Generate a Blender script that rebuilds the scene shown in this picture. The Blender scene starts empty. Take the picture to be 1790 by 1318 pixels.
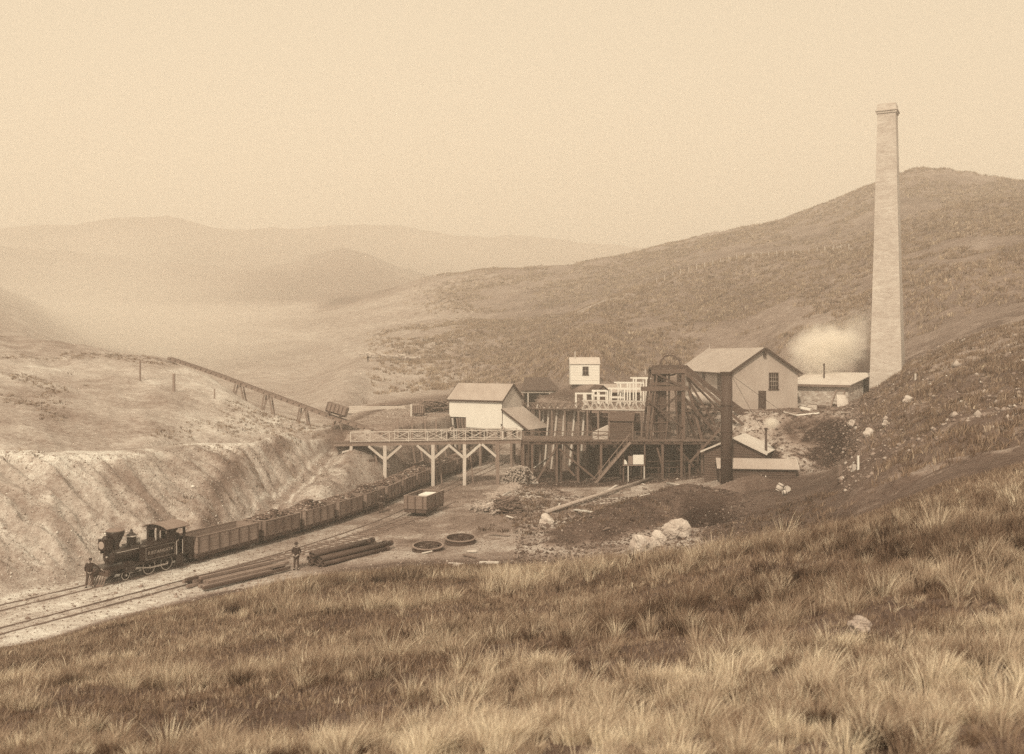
import bpy, math, random
import numpy as np
from mathutils import Vector, Matrix
R_ = math.radians
scn = bpy.context.scene
COL = scn.collection
random.seed(7)
RNG = np.random.default_rng(11)

# ------------------------------------------------------------------ camera
F, CX, HY, EYE = 1700.0, 895.0, 621.0, 14.2          # focal length in photo pixels, principal column, horizon row, eye height
cam = bpy.data.cameras.new('camera'); camo = bpy.data.objects.new('camera', cam); COL.objects.link(camo)
camo.location = (0, 0, EYE); camo.rotation_euler = (R_(90), 0, 0)
cam.sensor_width = 36; cam.lens = 36 * F / 1790.0
cam.shift_y = (HY - 659.0) / 1790.0
cam.clip_start = 0.2; cam.clip_end = 9000
scn.camera = camo
cam.dof.use_dof = True; cam.dof.focus_distance = 95.0; cam.dof.aperture_fstop = 1.5      # a plate camera's wide lens: the near grass is soft

# ------------------------------------------------------------------ sky, sun, exposure
SUN_EL, SUN_AZ = 43.0, 194.0        # azimuth clockwise from +y: behind the camera, a little to the left
w = bpy.data.worlds.new('World'); scn.world = w; w.use_nodes = True
nt = w.node_tree; nt.nodes.clear()
sky = nt.nodes.new('ShaderNodeTexSky'); sky.sky_type = 'NISHITA'; sky.sun_disc = False
sky.sun_elevation = R_(SUN_EL); sky.sun_rotation = R_(SUN_AZ)
sky.air_density = 1.0; sky.dust_density = 4.0; sky.ozone_density = 1.0
bw = nt.nodes.new('ShaderNodeRGBToBW'); nt.links.new(sky.outputs[0], bw.inputs[0])
pw = nt.nodes.new('ShaderNodeMath'); pw.operation = 'POWER'; pw.inputs[1].default_value = 0.22
nt.links.new(bw.outputs[0], pw.inputs[0])
tint = nt.nodes.new('ShaderNodeMix'); tint.data_type = 'RGBA'; tint.blend_type = 'MULTIPLY'; tint.inputs[0].default_value = 1
nt.links.new(pw.outputs[0], tint.inputs[6]); tint.inputs[7].default_value = (1.0, 0.832, 0.598, 1)
bg = nt.nodes.new('ShaderNodeBackground'); SKY_GAIN = 5.2
mul = nt.nodes.new('ShaderNodeVectorMath'); mul.operation = 'SCALE'; mul.inputs[3].default_value = SKY_GAIN
nt.links.new(tint.outputs[2], mul.inputs[0]); nt.links.new(mul.outputs[0], bg.inputs[0]); bg.inputs[1].default_value = 0.12
out = nt.nodes.new('ShaderNodeOutputWorld'); nt.links.new(bg.outputs[0], out.inputs[0])

sl = bpy.data.lights.new('sun', 'SUN'); sl.energy = 3.1; sl.angle = R_(1.5); sl.color = (1.0, 0.81, 0.57)
so = bpy.data.objects.new('sun', sl); COL.objects.link(so)
az = R_(SUN_AZ); el = R_(SUN_EL)
sdir = Vector((math.sin(az) * math.cos(el), math.cos(az) * math.cos(el), math.sin(el)))
so.rotation_euler = sdir.to_track_quat('Z', 'Y').to_euler(); so.location = (-60, -60, 90)
vs = scn.view_settings; vs.view_transform = 'Standard'; vs.look = 'None'; vs.exposure = 0.13; vs.gamma = 1.0
scn.cycles.volume_bounces = 8; scn.cycles.max_bounces = 10; scn.cycles.diffuse_bounces = 3
scn.cycles.transparent_max_bounces = 16
scn.cycles.use_denoising = False

# ------------------------------------------------------------------ sepia colours and materials
STOPS = [(0.0, .55, .46), (.05, .64, .55), (.15, .72, .63), (.30, .80, .73), (.55, .92, .88), (.85, 1.0, .98)]
def sep(v):
    g = np.interp(v, [s[0] for s in STOPS], [s[1] for s in STOPS]); b = np.interp(v, [s[0] for s in STOPS], [s[2] for s in STOPS])
    return (v, v * g, v * b, 1)
def ramp(nt, src):
    r = nt.nodes.new('ShaderNodeValToRGB'); e = r.color_ramp.elements
    vals = [0.01, .05, .15, .30, .55, .85]
    e[0].position = vals[0]; e[0].color = sep(vals[0]); e[1].position = vals[-1]; e[1].color = sep(vals[-1])
    for v in vals[1:-1]:
        q = e.new(v); q.color = sep(v)
    nt.links.new(src, r.inputs[0]); return r.outputs[0]
def mth(nt, op, a, b=None, clamp=False):
    n = nt.nodes.new('ShaderNodeMath'); n.operation = op; n.use_clamp = clamp
    for i, q in enumerate((a, b)):
        if q is None: continue
        if isinstance(q, (int, float)): n.inputs[i].default_value = q
        else: nt.links.new(q, n.inputs[i])
    return n.outputs[0]
def noise(nt, vec, scale, detail=4, rough=.6, stretch=None):
    n = nt.nodes.new('ShaderNodeTexNoise'); n.inputs['Scale'].default_value = scale
    n.inputs['Detail'].default_value = detail; n.inputs['Roughness'].default_value = rough
    if stretch:
        m = nt.nodes.new('ShaderNodeMapping'); m.inputs['Scale'].default_value = stretch
        nt.links.new(vec, m.inputs[0]); vec = m.outputs[0]
    nt.links.new(vec, n.inputs['Vector']); return n.outputs[0]
MATS = {}
def mat(name, v, var=.35, scale=1.5, stretch=None, rough=.85, fine=.25, bump=0, rnd=.12, kind=None, metal=0, spec=.3):
    if name in MATS: return MATS[name]
    m = bpy.data.materials.new(name); m.use_nodes = True; nt = m.node_tree; nt.nodes.clear()
    o = nt.nodes.new('ShaderNodeOutputMaterial'); p = nt.nodes.new('ShaderNodeBsdfPrincipled')
    nt.links.new(p.outputs[0], o.inputs[0]); p.inputs['Roughness'].default_value = rough; p.inputs['Metallic'].default_value = metal
    p.inputs['Specular IOR Level'].default_value = spec
    tc = nt.nodes.new('ShaderNodeTexCoord'); vec = tc.outputs['Object']
    oi = nt.nodes.new('ShaderNodeObjectInfo')
    add = nt.nodes.new('ShaderNodeVectorMath'); add.operation = 'ADD'
    sc = nt.nodes.new('ShaderNodeVectorMath'); sc.operation = 'SCALE'; sc.inputs[3].default_value = 13.7
    cmb = nt.nodes.new('ShaderNodeCombineXYZ')
    for i in range(3): nt.links.new(oi.outputs['Random'], cmb.inputs[i])
    nt.links.new(cmb.outputs[0], sc.inputs[0]); nt.links.new(vec, add.inputs[0]); nt.links.new(sc.outputs[0], add.inputs[1]); nv = add.outputs[0]
    n1 = noise(nt, nv, scale, 5, .65, stretch)
    n2 = noise(nt, nv, scale * 9, 3, .6, stretch)
    f = mth(nt, 'ADD', 1 - (var + fine + rnd) * .5, mth(nt, 'MULTIPLY', mth(nt, 'MULTIPLY', mth(nt, 'SUBTRACT', n1, .28), 2.2), var))
    f = mth(nt, 'ADD', f, mth(nt, 'MULTIPLY', n2, fine))
    f = mth(nt, 'ADD', f, mth(nt, 'MULTIPLY', oi.outputs['Random'], rnd))
    hgt = n2
    if kind == 'brick':
        uv = tc.outputs['UV']
        b = nt.nodes.new('ShaderNodeTexBrick'); nt.links.new(uv, b.inputs['Vector'])
        b.inputs['Color1'].default_value = (.84, .84, .84, 1); b.inputs['Color2'].default_value = (1.1, 1.1, 1.1, 1); b.inputs['Mortar'].default_value = (1.12, 1.12, 1.12, 1)
        b.inputs['Scale'].default_value = 1; b.inputs['Brick Width'].default_value = .36; b.inputs['Row Height'].default_value = .12; b.inputs['Mortar Size'].default_value = .018
        g = nt.nodes.new('ShaderNodeRGBToBW'); nt.links.new(b.outputs[0], g.inputs[0]); f = mth(nt, 'MULTIPLY', f, g.outputs[0]); hgt = g.outputs[0]
        n3 = noise(nt, uv, 1.0, 4, .7, (.5, 1.9, 1)); f = mth(nt, 'MULTIPLY', f, mth(nt, 'ADD', .7, mth(nt, 'MULTIPLY', n3, .6)))
    if kind == 'stone':
        b = nt.nodes.new('ShaderNodeTexVoronoi'); b.inputs['Scale'].default_value = 2.6; b.feature = 'F1'; b.inputs['Randomness'].default_value = 1
        mp = nt.nodes.new('ShaderNodeMapping'); mp.inputs['Scale'].default_value = (1, 1, 1.8); nt.links.new(vec, mp.inputs[0]); nt.links.new(mp.outputs[0], b.inputs['Vector'])
        g = nt.nodes.new('ShaderNodeRGBToBW'); nt.links.new(b.outputs['Color'], g.inputs[0])
        f = mth(nt, 'MULTIPLY', f, mth(nt, 'ADD', .66, mth(nt, 'MULTIPLY', g.outputs[0], .7))); hgt = b.outputs['Distance']
    if kind == 'corr':      # corrugated iron: ridges run down the slope
        wv = nt.nodes.new('ShaderNodeTexWave'); wv.inputs['Scale'].default_value = 3.2; wv.bands_direction = 'X'; nt.links.new(tc.outputs['UV'], wv.inputs['Vector']); hgt = wv.outputs[1]
        f = mth(nt, 'MULTIPLY', f, mth(nt, 'ADD', .9, mth(nt, 'MULTIPLY', wv.outputs[1], .2)))
    val = mth(nt, 'MULTIPLY', f, v, False)
    nt.links.new(ramp(nt, val), p.inputs['Base Color'])
    if bump:
        bp = nt.nodes.new('ShaderNodeBump'); bp.inputs['Strength'].default_value = bump; bp.inputs['Distance'].default_value = .03
        nt.links.new(hgt, bp.inputs['Height']); nt.links.new(bp.outputs[0], p.inputs['Normal'])
    MATS[name] = m; return m

M_PALE = mat('pale_timber', .60, .3, 2.0, (1, 1, .25))
M_WOOD = mat('weathered_timber', .25, .4, 2.0, (1, 1, .2))
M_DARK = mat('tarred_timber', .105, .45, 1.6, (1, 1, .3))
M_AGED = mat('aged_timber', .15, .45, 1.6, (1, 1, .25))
M_DECK = mat('deck_planks', .17, .45, 2.0, (1, .3, 1))
M_SIDING = mat('dark_weatherboard', .11, .35, 1.3, (.3, 1, 2.5))
M_WHITE = mat('whitewashed_boards', .82, .10, 1.0, (1, 1, .3), fine=.06, rnd=0)
M_CREAM = mat('cream_boards', .56, .14, .8, (1, 1, .4), fine=.10, rnd=0)
M_RENDER = mat('lime_render', .46, .34, .5, (1, 1, .45), fine=.12, rnd=0)
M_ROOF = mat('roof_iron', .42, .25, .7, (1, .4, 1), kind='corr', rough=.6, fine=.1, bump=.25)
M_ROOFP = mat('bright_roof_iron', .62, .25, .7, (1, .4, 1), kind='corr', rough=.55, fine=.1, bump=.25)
M_TRIM = mat('dark_trim', .08, .25)
M_GLASS = mat('window_glass', .03, .2, rough=.12, spec=.8)
M_SASH = mat('sash_paint', .4, .2)
M_BRICK = mat('chimney_brick', .54, .22, .35, kind='brick', bump=.3, fine=.15, rnd=0)
M_SOOT = mat('sooty_brick', .34, .3, .6, kind='brick', bump=.3)
M_STONE = mat('rubble_stone', .52, .25, 1.0, kind='stone', bump=.5)
M_IRON = mat('rusty_iron', .085, .5, 1.2, (1, 1, .35), rough=.65, fine=.3)
M_BLACK = mat('black_paint', .032, .3, 2, rough=.38, spec=.5, fine=.15)
M_BRIGHT = mat('polished_steel', .55, .2, 3, rough=.3, spec=.8)
M_RAIL = mat('rail_steel', .21, .3, 3, rough=.45)
M_WAGON = mat('wagon_paint', .25, .35, 1.0, (1, 1, .6), rnd=.35, fine=.2)
M_COAL = mat('coal', .085, .9, 6, rough=.55, fine=.5, spec=.5)
M_BILLET = mat('split_firewood', .42, .7, 6, fine=.5)
M_LOG = mat('bark_log', .22, .5, 3)
M_ROCK = mat('pale_rock', .50, .6, 1.6, bump=.6, fine=.25)
M_GREYROCK = mat('grey_rock', .40, .3, 2.6, bump=.6)
M_SKIN = mat('skin', .36, .1)
M_COAT = mat('dark_cloth', .045, .3, 6)
M_SHIRT = mat('pale_cloth', .5, .2, 6)
M_TROUSER = mat('brown_cloth', .09, .3, 6)
M_BOOT = mat('boot_leather', .03, .2)
M_HIDE = mat('pale_hide', .5, .5, 1.2)
M_ENAMEL = mat('boiler_whitewash', .55, .2, .8)

# ------------------------------------------------------------------ mesh builder
class MB:
    def __init__(s, M=None): s.v = []; s.f = []; s.M = M; s.uv = {}
    def _add(s, vs, fs, uvs=None):
        o = len(s.v)
        for q in vs:
            q = Vector(q); s.v.append(s.M @ q if s.M else q)
        for k, f in enumerate(fs):
            if uvs: s.uv[len(s.f)] = uvs[k]
            s.f.append([i + o for i in f])
        return s
    def box(s, x0, x1, y0, y1, z0, z1):
        return s._add([(x, y, z) for z in (z0, z1) for y in (y0, y1) for x in (x0, x1)],
                      [(0, 2, 3, 1), (4, 5, 7, 6), (0, 1, 5, 4), (2, 6, 7, 3), (0, 4, 6, 2), (1, 3, 7, 5)])
    def beam(s, a, b, w, h=None, up=(0, 0, 1)):
        a = Vector(a); b = Vector(b); d = (b - a).normalized(); u = Vector(up)
        if abs(d.dot(u)) > .97: u = Vector((0, 1, 0))
        r = d.cross(u).normalized(); u = r.cross(d).normalized(); h = h or w; r *= w / 2; u *= h / 2
        vs = [p + i * r + j * u for p in (a, b) for i, j in ((-1, -1), (1, -1), (1, 1), (-1, 1))]
        return s._add(vs, [(3, 2, 1, 0), (4, 5, 6, 7)] + [(i, (i + 1) % 4, (i + 1) % 4 + 4, i + 4) for i in range(4)])
    def tube(s, a, b, r0, r1=None, n=10, cap=True):
        a = Vector(a); b = Vector(b); r1 = r0 if r1 is None else r1; d = (b - a).normalized()
        u = Vector((0, 0, 1)) if abs(d.z) < .9 else Vector((1, 0, 0)); x = d.cross(u).normalized(); y = x.cross(d)
        vs = []
        for p, r in ((a, r0), (b, r1)):
            for i in range(n):
                t = 2 * math.pi * i / n; vs.append(p + (x * math.cos(t) + y * math.sin(t)) * r)
        fs = [(i, n + i, n + (i + 1) % n, (i + 1) % n) for i in range(n)]
        if cap: fs += [tuple(range(n)), tuple(range(2 * n - 1, n - 1, -1))]
        return s._add(vs, fs)
    def lathe(s, prof, c=(0, 0, 0), axis='z', n=16, cap=True):
        vs = []
        for r, h in prof:
            for i in range(n):
                t = 2 * math.pi * i / n; a, b = r * math.cos(t), r * math.sin(t)
                q = (a, b, h) if axis == 'z' else ((h, a, b) if axis == 'x' else (b, h, a))
                vs.append(Vector(q) + Vector(c))
        fs = [(k * n + i, k * n + (i + 1) % n, (k + 1) * n + (i + 1) % n, (k + 1) * n + i) for k in range(len(prof) - 1) for i in range(n)]
        if cap: fs += [tuple(range(n - 1, -1, -1)), tuple(range((len(prof) - 1) * n, len(prof) * n))]
        return s._add(vs, fs)
    def prism(s, pts, vec):
        n = len(pts); pts = [Vector(p) for p in pts]; vec = Vector(vec)
        return s._add(pts + [p + vec for p in pts], [tuple(range(n - 1, -1, -1)), tuple(range(n, 2 * n))] + [(i, (i + 1) % n, (i + 1) % n + n, i + n) for i in range(n)])
    def slab(s, a, b, c, d, t):     # quad a b c d (a-b along the eave) with thickness t; UVs in metres along the eave
        a, b, c, d = map(Vector, (a, b, c, d)); nrm = (b - a).cross(d - a).normalized() * t
        L = (b - a).length; H = (d - a).length; q = [(0, 0), (L, 0), (L, H), (0, H)]
        top = [p + nrm for p in (a, b, c, d)]
        z = [(0, 0)] * 4
        return s._add([a, b, c, d] + top, [(3, 2, 1, 0), (4, 5, 6, 7), (0, 1, 5, 4), (1, 2, 6, 5), (2, 3, 7, 6), (3, 0, 4, 7)], [q[::-1], q, z, z, z, z])
    def lap(s, p, q, z0, z1, outn, pitch=.2, depth=.045):   # a lapped-board face from p to q (xy), out along outn
        p = Vector((p[0], p[1], 0)); q = Vector((q[0], q[1], 0)); o = Vector((outn[0], outn[1], 0)); n = max(1, round((z1 - z0) / pitch)); h = (z1 - z0) / n
        for i in range(n):
            za = z0 + i * h; zb = za + h
            vs = [p + Vector((0, 0, za)) + o * depth, q + Vector((0, 0, za)) + o * depth, q + Vector((0, 0, zb)) + o * .008, p + Vector((0, 0, zb)) + o * .008,
                  p + Vector((0, 0, za)), q + Vector((0, 0, za)), q + Vector((0, 0, zb)), p + Vector((0, 0, zb))]
            s._add(vs, [(0, 1, 2, 3), (7, 6, 5, 4), (4, 5, 1, 0), (0, 3, 7, 4), (1, 5, 6, 2)])
        return s
    def lump(s, c, r, seed=0, flat=.8, n=1):
        rr = random.Random(seed); ph = (1 + 5 ** .5) / 2
        vs = [Vector(q).normalized() for q in ((-1, ph, 0), (1, ph, 0), (-1, -ph, 0), (1, -ph, 0), (0, -1, ph), (0, 1, ph), (0, -1, -ph), (0, 1, -ph), (ph, 0, -1), (ph, 0, 1), (-ph, 0, -1), (-ph, 0, 1))]
        fs = [(0, 11, 5), (0, 5, 1), (0, 1, 7), (0, 7, 10), (0, 10, 11), (1, 5, 9), (5, 11, 4), (11, 10, 2), (10, 7, 6), (7, 1, 8), (3, 9, 4), (3, 4, 2), (3, 2, 6), (3, 6, 8), (3, 8, 9), (4, 9, 5), (2, 4, 11), (6, 2, 10), (8, 6, 7), (9, 8, 1)]
        c = Vector(c); r = r if isinstance(r, (tuple, list)) else (r, r, r * flat)
        for _ in range(n - 1):
            e = {}; nf = []
            def mid(a, b):
                k = (min(a, b), max(a, b))
                if k not in e: vs.append(((vs[a] + vs[b]) / 2).normalized()); e[k] = len(vs) - 1
                return e[k]
            for a, b, d in fs:
                x, y, z = mid(a, b), mid(b, d), mid(d, a); nf += [(a, x, z), (b, y, x), (d, z, y), (x, y, z)]
            fs = nf
        k = [rr.uniform(-1, 1) for _ in range(9)]
        def wob(p): return 1 + .16 * math.sin(3.1 * p.x + k[0] * 5 + 2 * p.y) + .13 * math.sin(4.3 * p.y + k[1] * 5 - p.z * 2) + .1 * math.sin(5.7 * p.z + k[2] * 6 + 3 * p.x) + rr.uniform(-.09, .09)
        return s._add([c + Vector((p.x * r[0], p.y * r[1], p.z * r[2])) * wob(p) for p in vs], fs)
    def build(s, name, m, parent=None, smooth=False, loc=None):
        me = bpy.data.meshes.new(name)
        root = parent
        while root is not None and root.parent is not None: root = root.parent
        off = Vector(root.location) if root is not None else Vector(loc or (0, 0, 0))
        me.from_pydata([tuple(p - off) for p in s.v], [], s.f)
        if s.uv:
            u = me.uv_layers.new(name='UVMap')
            for fi, q in s.uv.items():
                for li, c in zip(me.polygons[fi].loop_indices, q): u.data[li].uv = c
        me.materials.append(m)
        if smooth: me.polygons.foreach_set('use_smooth', [True] * len(me.polygons))
        me.update(); o = bpy.data.objects.new(name, me); COL.objects.link(o)
        if parent is not None: o.parent = parent
        elif loc: o.location = loc
        return o
def tag(o, label=None, cat=None, group=None, kind=None):
    if label: o['label'] = label
    if cat: o['category'] = cat
    if group: o['group'] = group
    if kind: o['kind'] = kind
    return o
def thing(name, label, cat, loc=(0, 0, 0), group=None):
    o = bpy.data.objects.new(name, None); COL.objects.link(o); o.location = loc; o.empty_display_size = .2
    return tag(o, label, cat, group)
def copy_tree(o, parent=None):
    c = o.copy(); COL.objects.link(c)
    if parent is not None: c.parent = parent
    for ch in list(o.children): copy_tree(ch, c)
    return c
def rot(x, y, z, deg):      # local frame whose x axis points deg counter-clockwise from world x
    return Matrix.Translation((x, y, z)) @ Matrix.Rotation(R_(deg), 4, 'Z')
def W(px, py, Y): return Vector(((px - CX) / F * Y, Y, EYE - (py - HY) * Y / F))     # the point seen at that photo pixel at depth Y
def WX(px, Y): return (px - CX) / F * Y

# ------------------------------------------------------------------ numpy noise
def _hash(ix, iy, s):
    h = (ix.astype(np.int64) * 374761393 + iy.astype(np.int64) * 668265263 + s * 2147483647) & 0xffffffff
    h = ((h ^ (h >> 13)) * 1274126177) & 0xffffffff
    return ((h ^ (h >> 16)) & 0xffffff) / float(0xffffff)
def vnoise(x, y, s=0):
    ix = np.floor(x); iy = np.floor(y); fx = x - ix; fy = y - iy; fx = fx * fx * (3 - 2 * fx); fy = fy * fy * (3 - 2 * fy)
    a = _hash(ix, iy, s); b = _hash(ix + 1, iy, s); c = _hash(ix, iy + 1, s); d = _hash(ix + 1, iy + 1, s)
    return (a * (1 - fx) + b * fx) * (1 - fy) + (c * (1 - fx) + d * fx) * fy - .5
def fbm(x, y, sc, oct=4, s=0, rough=.5):
    r = 0; a = 1; n = 0
    for k in range(oct):
        r = r + a * vnoise(x / sc + 17.3 * k, y / sc - 9.1 * k, s + k); n += a; a *= rough; sc /= 2.03
    return r / n * 2
def sstep(a, b, x): t = np.clip((x - a) / (b - a), 0, 1); return t * t * (3 - 2 * t)

# ------------------------------------------------------------------ tracks (centre lines, world x y)
TRK = [(-33.0, 46.0), (-28.6, 54.0), (-25.4, 59.5), (-22.2, 65.8), (-19.0, 72.5), (-15.6, 80.5), (-13.0, 88.5), (-11.5, 97), (-9.9, 105), (-7.9, 113), (-6.0, 121), (-3.8, 133), (-1.6, 150)]
def smooth_line(pts, n=160):
    P = np.array(pts, float); t = np.r_[0, np.cumsum(np.hypot(*np.diff(P, axis=0).T))]; q = np.linspace(0, t[-1], n)
    X = np.interp(q, t, P[:, 0]); Y = np.interp(q, t, P[:, 1])
    k = np.exp(-.5 * (np.arange(-14, 15) / 6.0) ** 2); k /= k.sum()
    def sm(v): 
        a = np.r_[2 * v[0] - v[14:0:-1], v, 2 * v[-1] - v[-2:-16:-1]]; return np.convolve(a, k, 'valid')
    return np.c_[sm(X), sm(Y)]
def offset(L, d):
    d = np.asarray(d)[:, None] if np.ndim(d) else d
    T = np.gradient(L, axis=0); T /= np.linalg.norm(T, axis=1)[:, None]; return L + np.c_[T[:, 1], -T[:, 0]] * d
LINE1 = smooth_line(TRK); LINE2 = offset(LINE1, 4.3 - .95 * np.clip((LINE1[:, 1] - 72) / 26, 0, 1))
i0 = int(np.argmin(abs(LINE2[:, 1] - 60))); SID = [tuple(LINE2[i0 - 8]), tuple(LINE2[i0]), (-16.3, 67.5), (-12.4, 74.6), (-9.2, 82.0), (-7.2, 88.5), (-5.9, 94.0)]
LINE3 = smooth_line(SID, 80)
def dist_line(x, y, L):
    d = np.full(np.shape(x), 1e9)
    for (ax, ay), (bx, by) in zip(L[:-1], L[1:]):
        ux, uy = bx - ax, by - ay; t = np.clip(((x - ax) * ux + (y - ay) * uy) / (ux * ux + uy * uy), 0, 1)
        d = np.minimum(d, np.hypot(x - ax - t * ux, y - ay - t * uy))
    return d

# ------------------------------------------------------------------ the ground: profiles read off the landscape, (column, distance, row or z=height)
def zz(*a): return [(p, Y, EYE - (q - HY) * Y / F) for p, Y, q in a]
def hz(*a): return list(a)
ROWS = [
 hz((90, 1.0, 12.75), (1660, 1.0, 12.9)),
 zz((90, 10, 1330), (900, 9, 1330), (1660, 8, 1330)),
 zz((-300, 23, 1240), (90, 22, 1215), (500, 21, 1190), (900, 19, 1170), (1300, 18, 1130), (1660, 17, 1085), (2000, 16, 1050)),
 zz((-300, 36, 1200), (90, 40, 1130), (250, 42, 1090), (420, 44, 1055), (540, 45, 1024), (700, 46, 1012), (900, 44, 1004), (1000, 42, 1002), (1100, 40, 986), (1200, 38, 972), (1300, 36, 956), (1400, 35, 948), (1500, 33, 930), (1660, 30, 906), (1790, 28, 888), (2200, 24, 845)),
 hz((-300, 41, .2), (90, 49.0, 0), (250, 54.5, 0), (340, 57.5, 0), (520, 63, 0), (700, 66, .2), (900, 66, .4), (1000, 64, .6), (1100, 60, 1.2), (1200, 58, 1.8), (1300, 56, 2.8), (1400, 54, 4.2), (1500, 50, 6.2), (1660, 50, 8.4), (1790, 50, 9.4), (2200, 48, 11)),
 hz((-300, 52, 0), (90, 60.5, 0), (250, 68, 0), (420, 76, 0), (540, 84, 0), (600, 90, 0), (640, 97, 0), (700, 107, 0), (780, 119, 0), (860, 142, 0), (910, 146, 0), (950, 132, 0), (1000, 115, 0), (1100, 114, .2), (1200, 113, .8), (1250, 104, 1.5), (1300, 99, 2.0), (1400, 96, 2.3), (1460, 88, 4), (1500, 80, 6.0), (1580, 78, 8.5), (1660, 75, 10.2), (1790, 72, 11.5), (2200, 70, 14)),
 hz((-300, 62, 7), (90, 72, 7.0), (250, 80, 6.5), (420, 91, 5.8), (540, 101, 5.2), (590, 104, 4.7), (612, 107, 5.2), (640, 110, 6.2), (700, 111, 6.4), (780, 123, 6.6), (860, 146, 7.5), (910, 150, 7.8), (950, 136, 7.7), (1000, 117.5, 7.6), (1100, 117, 7.7), (1200, 117.5, 7.9), (1250, 111, 7.9), (1300, 107, 7.9), (1400, 105.5, 8.0), (1460, 104, 8.1), (1500, 103, 8.9), (1540, 103, 10.1), (1580, 104, 11.8), (1660, 104, 14.2), (1790, 102, 17), (2200, 100, 22)),
 hz((-300, 66, 7), (90, 76, 6.95), (250, 84, 6.6), (420, 95, 5.95), (540, 106, 5.6), (620, 118, 6.3), (700, 150, 6.8), (800, 160, 7.2), (900, 162, 7.9), (980, 140, 8.1), (1060, 129, 8.3), (1100, 140, 8.4), (1200, 150, 8.2), (1400, 150, 8.3), (1500, 128, 9.4), (1580, 124, 13.0), (1660, 122, 15.5), (1790, 120, 19), (2200, 118, 26)),
 zz((-300, 150, 540), (90, 140, 592), (200, 132, 608), (290, 127, 617), (330, 124, 631), (380, 121, 653), (420, 118, 681), (470, 115, 714), (540, 113, 744), (600, 122, 738), (640, 170, 700), (700, 190, 684), (800, 200, 671), (900, 195, 662), (980, 160, 660), (1000, 142, 662), (1050, 143, 662), (1100, 170, 646), (1200, 180, 630), (1300, 180, 608), (1400, 160, 612), (1500, 150, 606), (1580, 145, 578), (1660, 140, 552), (1790, 140, 520), (2200, 138, 440)),
 hz((-300, 200, 14), (90, 190, 8), (300, 190, 6.5), (420, 200, 6.0), (540, 220, 7.5), (620, 235, 12.5), (700, 240, 16), (800, 245, 19)) + zz((900, 250, 590), (1000, 270, 548), (1100, 280, 507), (1200, 285, 470), (1300, 285, 445), (1400, 280, 440), (1480, 270, 430), (1580, 265, 398), (1660, 260, 372), (1790, 260, 350), (2200, 260, 300)),
 zz((-300, 250, 420), (-60, 260, 470), (40, 270, 512), (100, 280, 555), (170, 290, 598), (300, 300, 622), (420, 320, 612), (500, 325, 598), (620, 330, 580), (700, 330, 570), (800, 330, 561), (900, 320, 560), (1000, 312, 552), (1100, 322, 512), (1200, 327, 475), (1300, 327, 450), (1400, 322, 445), (1480, 312, 436), (1580, 302, 404), (1660, 300, 379), (1790, 300, 355), (2200, 300, 310)),
 zz((-300, 420, 520), (90, 420, 545), (300, 430, 562), (420, 430, 556), (540, 440, 540), (620, 450, 520), (700, 450, 499), (760, 450, 480), (850, 450, 466), (1000, 450, 457), (1100, 450, 440), (1180, 450, 425), (1260, 445, 402), (1350, 440, 375), (1450, 430, 340), (1530, 420, 306), (1600, 410, 284), (1660, 410, 290), (1790, 400, 318), (2200, 400, 380)),
 zz((-300, 600, 490), (90, 600, 500), (420, 600, 512), (600, 600, 514), (680, 600, 512), (760, 600, 510)) + hz((1000, 600, 44), (1100, 600, 50), (1300, 600, 60), (1600, 600, 70), (2200, 600, 60)),
 zz((-300, 750, 430), (90, 750, 446), (300, 750, 458), (420, 740, 472), (500, 740, 464), (560, 730, 440), (600, 730, 429), (650, 740, 448), (700, 760, 474), (760, 780, 494)) + hz((900, 780, 50), (2200, 780, 50)),
 zz((-300, 860, 445), (90, 860, 455), (300, 860, 466), (420, 850, 480), (500, 850, 476), (560, 840, 452), (600, 840, 442), (650, 850, 458), (700, 860, 480), (760, 880, 490)) + hz((900, 880, 50), (2200, 880, 50)),
 zz((-300, 1150, 400), (0, 1150, 392), (100, 1150, 383), (200, 1150, 367), (300, 1150, 360), (350, 1150, 371), (400, 1150, 383), (480, 1150, 380), (540, 1150, 390), (600, 1150, 384), (700, 1150, 387), (800, 1150, 395), (900, 1150, 385), (960, 1150, 387), (1040, 1150, 397), (1120, 1150, 411), (1190, 1150, 424), (1300, 1150, 440), (2200, 1150, 440)),
 hz((-300, 1500, 90), (2200, 1500, 80)),
]
SEG = [18, 60, 100, 80, 130, 110, 44, 70, 90, 24, 64, 12, 36, 10, 46, 8]
PXS = np.arange(-640, 2441, 4.0)
def gsm(v, sig, axis):
    n = int(sig * 3) + 1; k = np.exp(-.5 * (np.arange(-n, n + 1) / sig) ** 2); k /= k.sum()
    p = [(0, 0), (0, 0)]; p[axis] = (n, n); a = np.pad(v, p, mode='edge')
    return np.apply_along_axis(lambda q: np.convolve(q, k, 'valid'), axis, a)
Yk = np.array([np.interp(PXS, [q[0] for q in r], [q[1] for q in r]) for r in ROWS]); Zk = np.array([np.interp(PXS, [q[0] for q in r], [q[2] for q in r]) for r in ROWS])
wob = fbm(PXS, PXS * 0 + 3.3, 70, 4, 90, .6) * sstep(600, 540, PXS)
Yk[6] += wob * 3.6; Zk[6] += wob * .75; Yk[7] = np.maximum(Yk[7], Yk[6] + 2.2); Yk[5] += fbm(PXS, PXS * 0 + 8.1, 60, 3, 91) * 1.6 * sstep(600, 540, PXS)
Yk = gsm(Yk, 3, 1); Zk = gsm(Zk, 3, 1)
TT = np.concatenate([k + np.arange(n) / n for k, n in enumerate(SEG)] + [[len(SEG)]])
def rowsmp(A):
    k = np.minimum(TT.astype(int), len(SEG) - 1); f = (TT - k)[:, None]; return A[k] * (1 - f) + A[k + 1] * f
GY = np.exp(rowsmp(np.log(Yk))); GZ = rowsmp(Zk)
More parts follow.
